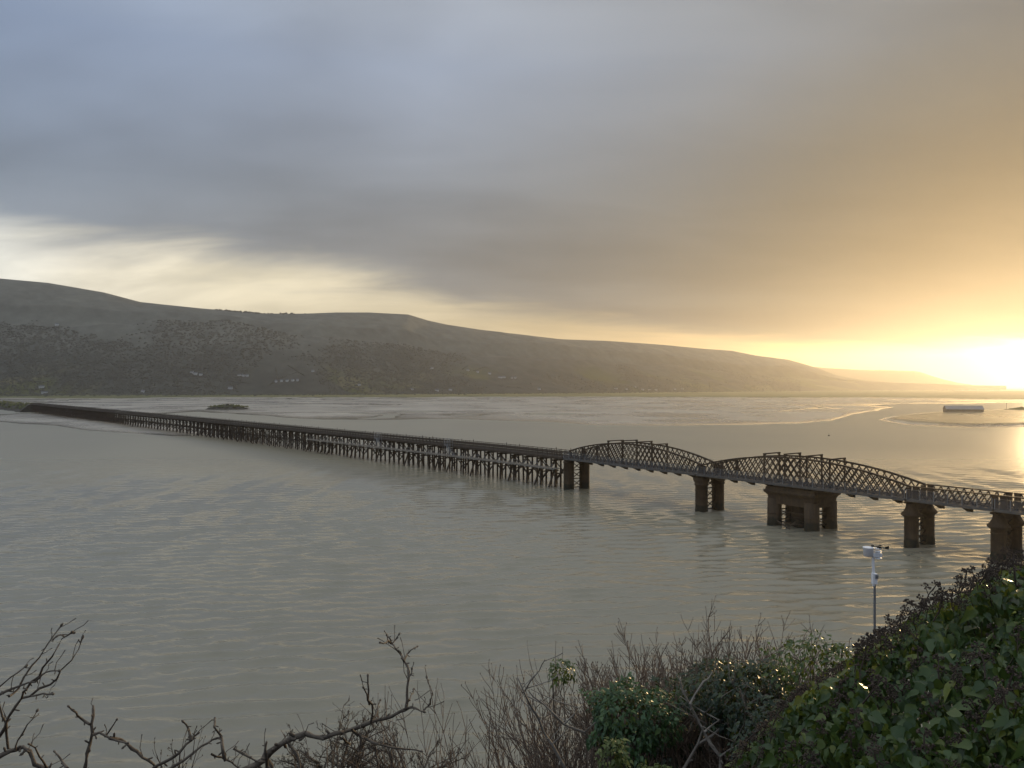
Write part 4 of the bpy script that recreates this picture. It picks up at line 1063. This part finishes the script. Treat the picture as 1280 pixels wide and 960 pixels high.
def ivy_bush():
    rs = np.random.default_rng(77)
    t = empty('ivy_bush', (3.0, 4.0, float(bank_z(3.0, 4.0)))); tag(t, 'big glossy ivy bush with flower heads overhanging the viewpoint', 'ivy bush')
    # outline of the bush top as seen from the viewpoint gives its height over the bank
    OUT = [(880,1010),(905,975),(925,935),(960,895),(1000,858),(1050,830),(1078,800),(1110,782),(1140,760),(1170,742),(1200,735),(1230,716),(1255,702),(1280,693),(1340,675),(1500,640)]
    n = 25000
    D = rs.uniform(2.0, 5.6, n); px = rs.uniform(860, 1500, n)
    oy = np.interp(px, [p[0] for p in OUT], [p[1] for p in OUT])
    top = H-(oy-CY)/F*4.2                            # crown height at the crest, about 4.2 m out
    x = (px-CX)/F*D
    dist = np.clip(1-((D-4.2)/2.6)**2, 0, 1)         # mound falling towards and away from the viewer
    crest = top-(1-dist)*.75
    lump = .36*fbm(x*2.0, D*2.0, 3)+.14*fbm(x*6, D*6, 2)
    g = bank_z(x, D)
    dep = np.abs(rs.normal(0, .16, n))
    z = crest+lump-.10-dep
    los = H-(oy+6-CY)/F*D                            # never poke above the outline in front of the crest
    z = np.minimum(z, los-.03-dep*.6)
    ok = (z > g-.05) & (fbm(x*3.1+7, z*3.1+D*1.3, 3)+.55 > rs.random(n)*.55)
    x, D, z, px = x[ok], D[ok], z[ok], px[ok]; n = len(x)
    P = np.stack([x, D, z], -1)
    S = np.clip(rs.normal(.051, .022, n), .02, .105)
    a = rs.uniform(0, 6.28, n); out = np.stack([np.cos(a)*.9, np.sin(a)*.9-.45, rs.uniform(-1.5, .1, n)], -1)
    N = np.stack([rs.normal(0, .5, n), rs.normal(-.45, .5, n), np.ones(n)], -1)
    V = leaf_arrays(P, out, N, S, rs)
    # the largest, nearest leaves are parts of their own
    vis = S/D*(1+2.0*(dep[ok] < .08))*((px < 1290) & (px > 900)); big = np.argsort(-vis)[:300]; rest = np.setdiff1d(np.arange(n), big)
    mesh_np('foliage', V[rest].reshape(-1, 3), (LF[None]+(np.arange(len(rest))*len(LV))[:, None, None]).reshape(-1, 3), M['ivy'], t, True)['kind'] = 'stuff'
    for i in big: mesh_np('leaf', V[i], LF, M['ivy'], t, True)
    # woody stems inside
    out_ = []
    for k in range(260):
        i = rs.integers(n); q = P[i]; b = np.array([q[0]+rs.normal(0, .35), q[1]+rs.normal(0, .3), float(bank_z(q[0], q[1]))-.1])
        m = (q+b)/2+rs.normal(0, .1, 3); out_.append((np.array([b, (b+m)/2+rs.normal(0, .03, 3), m, q]), np.array([.012, .010, .007, .003])))
    V2, F2 = tubes_np(out_, 5); mesh_np('stems', V2, F2, M['stem'], t, True)['kind'] = 'stuff'
    # flower heads: a stalk with a ball of small dry florets
    def umbel(seed):
        r2 = np.random.default_rng(seed); mb = MB(); L = .10
        mb.tube([(0, 0, -L), (.006, .004, -L*.5), (0, 0, 0)], [.0028, .0024, .002], 4)
        for (bx, by, bz, nn) in ((0, 0, 0, 15), (.028, .01, -.03, 9), (-.022, -.016, -.045, 8)):
            mb.tube([(0, 0, bz-.03), (bx, by, bz)], [.0018, .0015], 3)
            for q in range(nn):
                v = Vector(r2.normal(0, 1, 3)); v.z = abs(v.z)*.9-.2; v.normalize(); e = Vector((bx, by, bz))+v*.018
                mb.tube([(bx, by, bz), e], .0009, 3, False); mb.ball(e, .0042, 5, 3)
        me = mb.build('flower_head', M['umbel']); d = me.data; bpy.data.objects.remove(me); return d
    ums = [umbel(i) for i in range(4)]
    surf = np.argsort(dep[ok])[:4200]; pick = list(rs.choice(surf, 420, replace=False))
    for i in pick:
        if not 880 < px[i] < 1300: continue
        o = bpy.data.objects.new('flower_head', ums[rs.integers(4)]); COL.objects.link(o); o.parent = t
        o.location = Vector(P[i])+Vector((0, 0, .055))-origin(t); s = rs.uniform(.8, 1.45); o.scale = (s, s, s); o.rotation_euler = (rs.normal(0, .35), rs.normal(0, .35), rs.uniform(0, 6.28))
    # heads standing clear against the water along the crest
    for q, (ux, uy) in enumerate([(1110,772),(1117,786),(1134,754),(1142,768),(1152,748),(1157,752),(1170,731),(1178,740),(1201,722),(1208,714),(1214,712),(1221,724),(1228,716),(1240,702),(1247,696),(1256,688),(1266,699),(1274,690),(1098,790),(1085,797),(1125,772),(1190,738)]):
        o = bpy.data.objects.new('flower_head', ums[q % 4]); COL.objects.link(o); o.parent = t
        o.location = at(ux, uy, 4.1+rs.uniform(-.2, .2))-origin(t); s = rs.uniform(1.0, 1.5); o.scale = (s, s, s); o.rotation_euler = (rs.normal(0, .25), rs.normal(0, .25), rs.uniform(0, 6.28))
ivy_bush()

def leafy_clump(name, label, px, py, D, rx, rz, n, size, mat, seed, cat='ivy', group=None, ry=None):
    rs = np.random.default_rng(seed); c = np.array(at(px, py, D)); gz = float(bank_z(c[0], c[1]))
    t = empty(name, (c[0], c[1], gz)); tag(t, label, cat, group)
    u = rs.normal(0, 1, (n, 3)); u /= np.linalg.norm(u, axis=1, keepdims=True)
    rad = rs.uniform(.35, 1.0, n)**.45*(1+.75*fbm(u[:, 0]*2.3+seed, u[:, 2]*2.3+u[:, 1]*1.7, 3))
    P = c+u*rad[:, None]*np.array([rx, ry or rx*.8, rz])
    T = u*.7+np.stack([rs.normal(0, .5, n), rs.normal(0, .5, n)-.2, rs.normal(-.55, .4, n)], -1)
    N = u*.6+np.stack([rs.normal(0, .4, n), rs.normal(-.2, .4, n), np.ones(n)*.8], -1)
    V = leaf_arrays(P, T, N, np.clip(rs.normal(size, size*.25, n), size*.4, size*1.7), rs)
    mesh_np('foliage', V.reshape(-1, 3), (LF[None]+(np.arange(n)*len(LV))[:, None, None]).reshape(-1, 3), mat, t, True)['kind'] = 'stuff'
    out = []
    for k in range(min(40, n//60)):
        q = P[rs.integers(n)]; b = np.array([c[0]+rs.normal(0, rx*.25), c[1]+rs.normal(0, rx*.25), gz-.1]); m = (b+q)/2+rs.normal(0, .08, 3)
        out.append((np.array([b, m, (m+q)/2+rs.normal(0, .03, 3), q]), np.array([.016, .010, .006, .003])))
    V, Fq = tubes_np(out, 5); mesh_np('stems', V, Fq, M['twig_grey'], t, True)['kind'] = 'stuff'
leafy_clump('ivy_clump', 'fresh green ivy clump smothering a stump in the bare thicket', 782, 895, 7.6, .46, .34, 2600, .046, M['ivy_bright'], 201)
leafy_clump('ivy_clump', 'dark ivy clump between the fresh green ivy and the pale branches', 845, 900, 8.4, .42, .45, 1600, .046, M['ivy_dark'], 202)
leafy_clump('ivy_clump', 'broad dark ivy mound next to the big glossy ivy bush', 945, 872, 7.4, .62, .36, 3800, .044, M['ivy_dark'], 203)
leafy_clump('ivy_clump', 'ivy climbing among the shrub tops behind the broad dark mound', 905, 846, 8.6, .42, .20, 1000, .042, M['ivy_dark'], 204)
leafy_clump('ivy_clump', 'sparse sunlit ivy among twigs below the weather station', 1035, 828, 7.0, .48, .22, 1000, .04, M['ivy'], 205)
leafy_clump('ivy_clump', 'small ivy tuft high in the thicket edge over the water', 703, 838, 9.0, .17, .15, 260, .036, M['ivy'], 206)
leafy_clump('leafy_shrub', 'pale yellow-green sprig under the fresh ivy clump', 768, 942, 6.6, .13, .15, 320, .034, M['yellowleaf'], 207, 'shrub')
leafy_clump('leafy_shrub', 'pale green sprig at the foot of the thicket', 812, 972, 6.4, .16, .13, 320, .036, M['yellowleaf'], 208, 'shrub')
leafy_clump('leafy_shrub', 'low green leaves below the pale branches', 1000, 915, 6.0, .45, .30, 1800, .04, M['ivy_dark'], 209, 'shrub')
